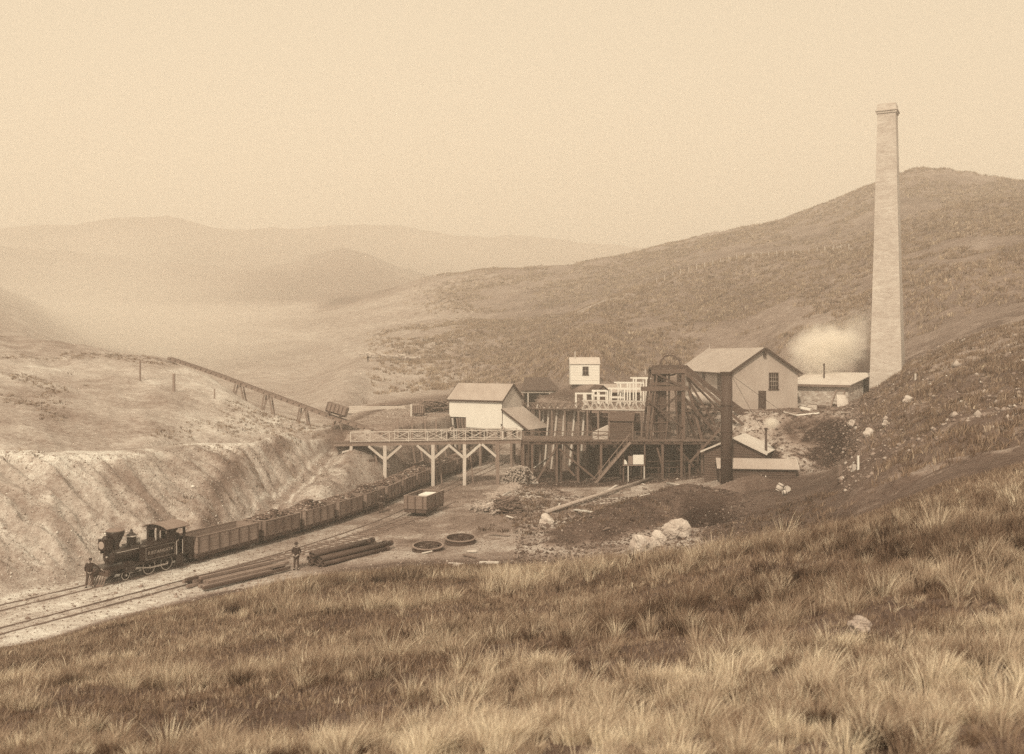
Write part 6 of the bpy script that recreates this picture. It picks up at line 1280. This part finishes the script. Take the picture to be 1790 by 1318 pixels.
far_scrub('cutting_scrub', 6500, 5.02, 8.0, -150, 600, .26, .045, .24, 'sparse dry weeds over the cut bank and hill above the train', -.02, 76, 10)
far_scrub('mound_weeds', 1500, 3.9, 4.6, 820, 1480, .35, .05, .16, 'dark weeds on the spoil ground between slope and yard', .0, 78, 12)
X, Y = scatter(17000, .6, 3.55, -600, 2400); dn = fbm(X, Y, 4, 4, 66); k = (dn > -.22) & (np.hypot(X - BST.x, Y - BST.y + .5) > .6); X, Y = X[k], Y[k]
tussocks('small_tufts', X, Y, 16, np.interp(Y, [8, 40], [.17, .34]), np.interp(Y, [8, 40], [.12, .2]), np.clip(.3 + .25 * fbm(X, Y, 6, 3, 67), .1, .7), .14, M_BLADE, 'small tufts of grass between the tussocks of the near slope', 'grass', np.interp(Y, [8, 45], [.01, .022]))
# loose stones and clods
def stones(name, X, Y, lo, hi, val, label, seed):
    o = lumps_obj(name, np.c_[X, Y, ground(X, Y) + .01], RNG.lognormal(0, .45, len(X)) * (lo + hi) / 2, M_LUMPS, label, 'stones', seed=seed)
    v = np.clip(val * RNG.lognormal(0, .28, len(X)), .04, .8); o.data.attributes['lightness'].data.foreach_set('value', np.repeat(v, 10).astype(np.float32)); return o
X, Y = scatter(12000, 4.95, 6.1, -150, 600); stones('bank_rubble', X, Y, .02, .055, .42, 'loose clods and stones on the cut bank behind the coal train', 81)
X, Y = scatter(16000, 3.75, 5.0, -100, 1300); stones('yard_gravel', X, Y, .02, .06, .26, 'gravel and scraps strewn over the railway yard', 82)
X, Y = scatter(4000, 5.0, 6.3, 1240, 1560); stones('slag_rubble', X, Y, .05, .12, .16, 'slag lumps on the bank below the engine house', 83)
X, Y = scatter(5000, 5.0, 7.0, 600, 1240); stones('bench_rubble', X, Y, .04, .09, .26, 'stones on the earth bank behind the buildings', 84)
X, Y = scatter(9000, 3.7, 4.7, 900, 1320); stones('mound_rubble', X, Y, .03, .10, .11, 'dark spoil lumps on the mound before the headframe', 85)
X, Y = scatter(3500, 4.4, 7.0, 1470, 1950); stones('slope_stones', X, Y, .05, .16, .30, 'stones on the steep slope beside the brick chimney', 86)
# ------------------------------------------------------------------ the air
HAZE = .0012
def volume_mat(name, dens, col, aniso=.2, nodes=None):
    m = bpy.data.materials.new(name); m.use_nodes = True; nt = m.node_tree; nt.nodes.clear(); o = nt.nodes.new('ShaderNodeOutputMaterial')
    p = nt.nodes.new('ShaderNodeVolumePrincipled'); p.inputs['Color'].default_value = col; p.inputs['Density'].default_value = dens; p.inputs['Anisotropy'].default_value = aniso
    nt.links.new(p.outputs[0], o.inputs['Volume'])
    if nodes: nodes(nt, p)
    return m
hb = MB(); hb.box(-1700, 1700, -60, 1620, float(GZ.min()) - 1.0, 330); ho = hb.build('haze', volume_mat('haze_air', HAZE, (1, .985, .96, 1), .0)); tag(ho, kind='stuff')

def puff(name, c, r, dens, label, seed, scale=1.0, tilt=0):
    def nodes(nt, p):
        tc = nt.nodes.new('ShaderNodeTexCoord'); v = tc.outputs['Object']; ln = nt.nodes.new('ShaderNodeVectorMath'); ln.operation = 'LENGTH'
        mp = nt.nodes.new('ShaderNodeMapping'); mp.inputs['Scale'].default_value = (1 / r[0], 1 / r[1], 1 / r[2]); nt.links.new(v, mp.inputs[0]); nt.links.new(mp.outputs[0], ln.inputs[0])
        n = noise(nt, v, scale, 4, .6); f = mth(nt, 'SUBTRACT', 1.0, ln.outputs['Value'], True)
        f = mth(nt, 'ADD', mth(nt, 'MULTIPLY', f, 1.5), mth(nt, 'MULTIPLY', mth(nt, 'SUBTRACT', n, .5), 2.0)); f = mth(nt, 'MULTIPLY', mth(nt, 'SUBTRACT', f, .12, True), mth(nt, 'SUBTRACT', 1.0, ln.outputs['Value'], True))
        nt.links.new(mth(nt, 'MULTIPLY', f, dens), p.inputs['Density'])
    m = volume_mat(name + '_vapour', dens, (1, .985, .96, 1), 0, nodes); g = MB(); g.lump(c, tuple(q * 1.02 for q in r), seed, n=3)
    g2 = MB(); g2.lathe([(max(.001, math.sin(a)), -math.cos(a)) for a in np.linspace(0, math.pi, 13)], (0, 0, 0), 'z', 20, False); g2.v = [Vector((q.x * r[0], q.y * r[1], q.z * r[2])) for q in g2.v]
    o = g2.build(name, m); o.location = c; o.rotation_euler = (0, R_(tilt), 0); tag(o, label, 'steam', kind='stuff'); return o
c = W(1446, 612, 121.5); puff('steam_cloud', (c.x, c.y, c.z), (6.2, 3.6, 4.3), 2.6, 'white cloud of steam rising behind the stone boiler house', 1, .62, -8)
c = W(1500, 575, 123); puff('steam_wisp', (c.x, c.y, c.z), (4.5, 2.6, 3.4), .38, 'faint drift of steam between the steam cloud and the chimney', 2, .35, -40)
c = W(1349, 739, 97.2); puff('steam_puff', (c.x, c.y, c.z), (.95, .7, .85), 7, 'small white puff of steam at the top of the thin exhaust pipe', 3, 1.6, 20)
puff('valley_mist', (-130.0, 275.0, 12.0), (105, 88, 50), .038, 'pale mist and dust lying in the valley beyond the left hill', 4, .012)

puff('distant_mist', (-120.0, 840.0, 40.0), (900, 420, 190), .0042, 'pale mist veiling the distant range beyond the valley', 5, .004)
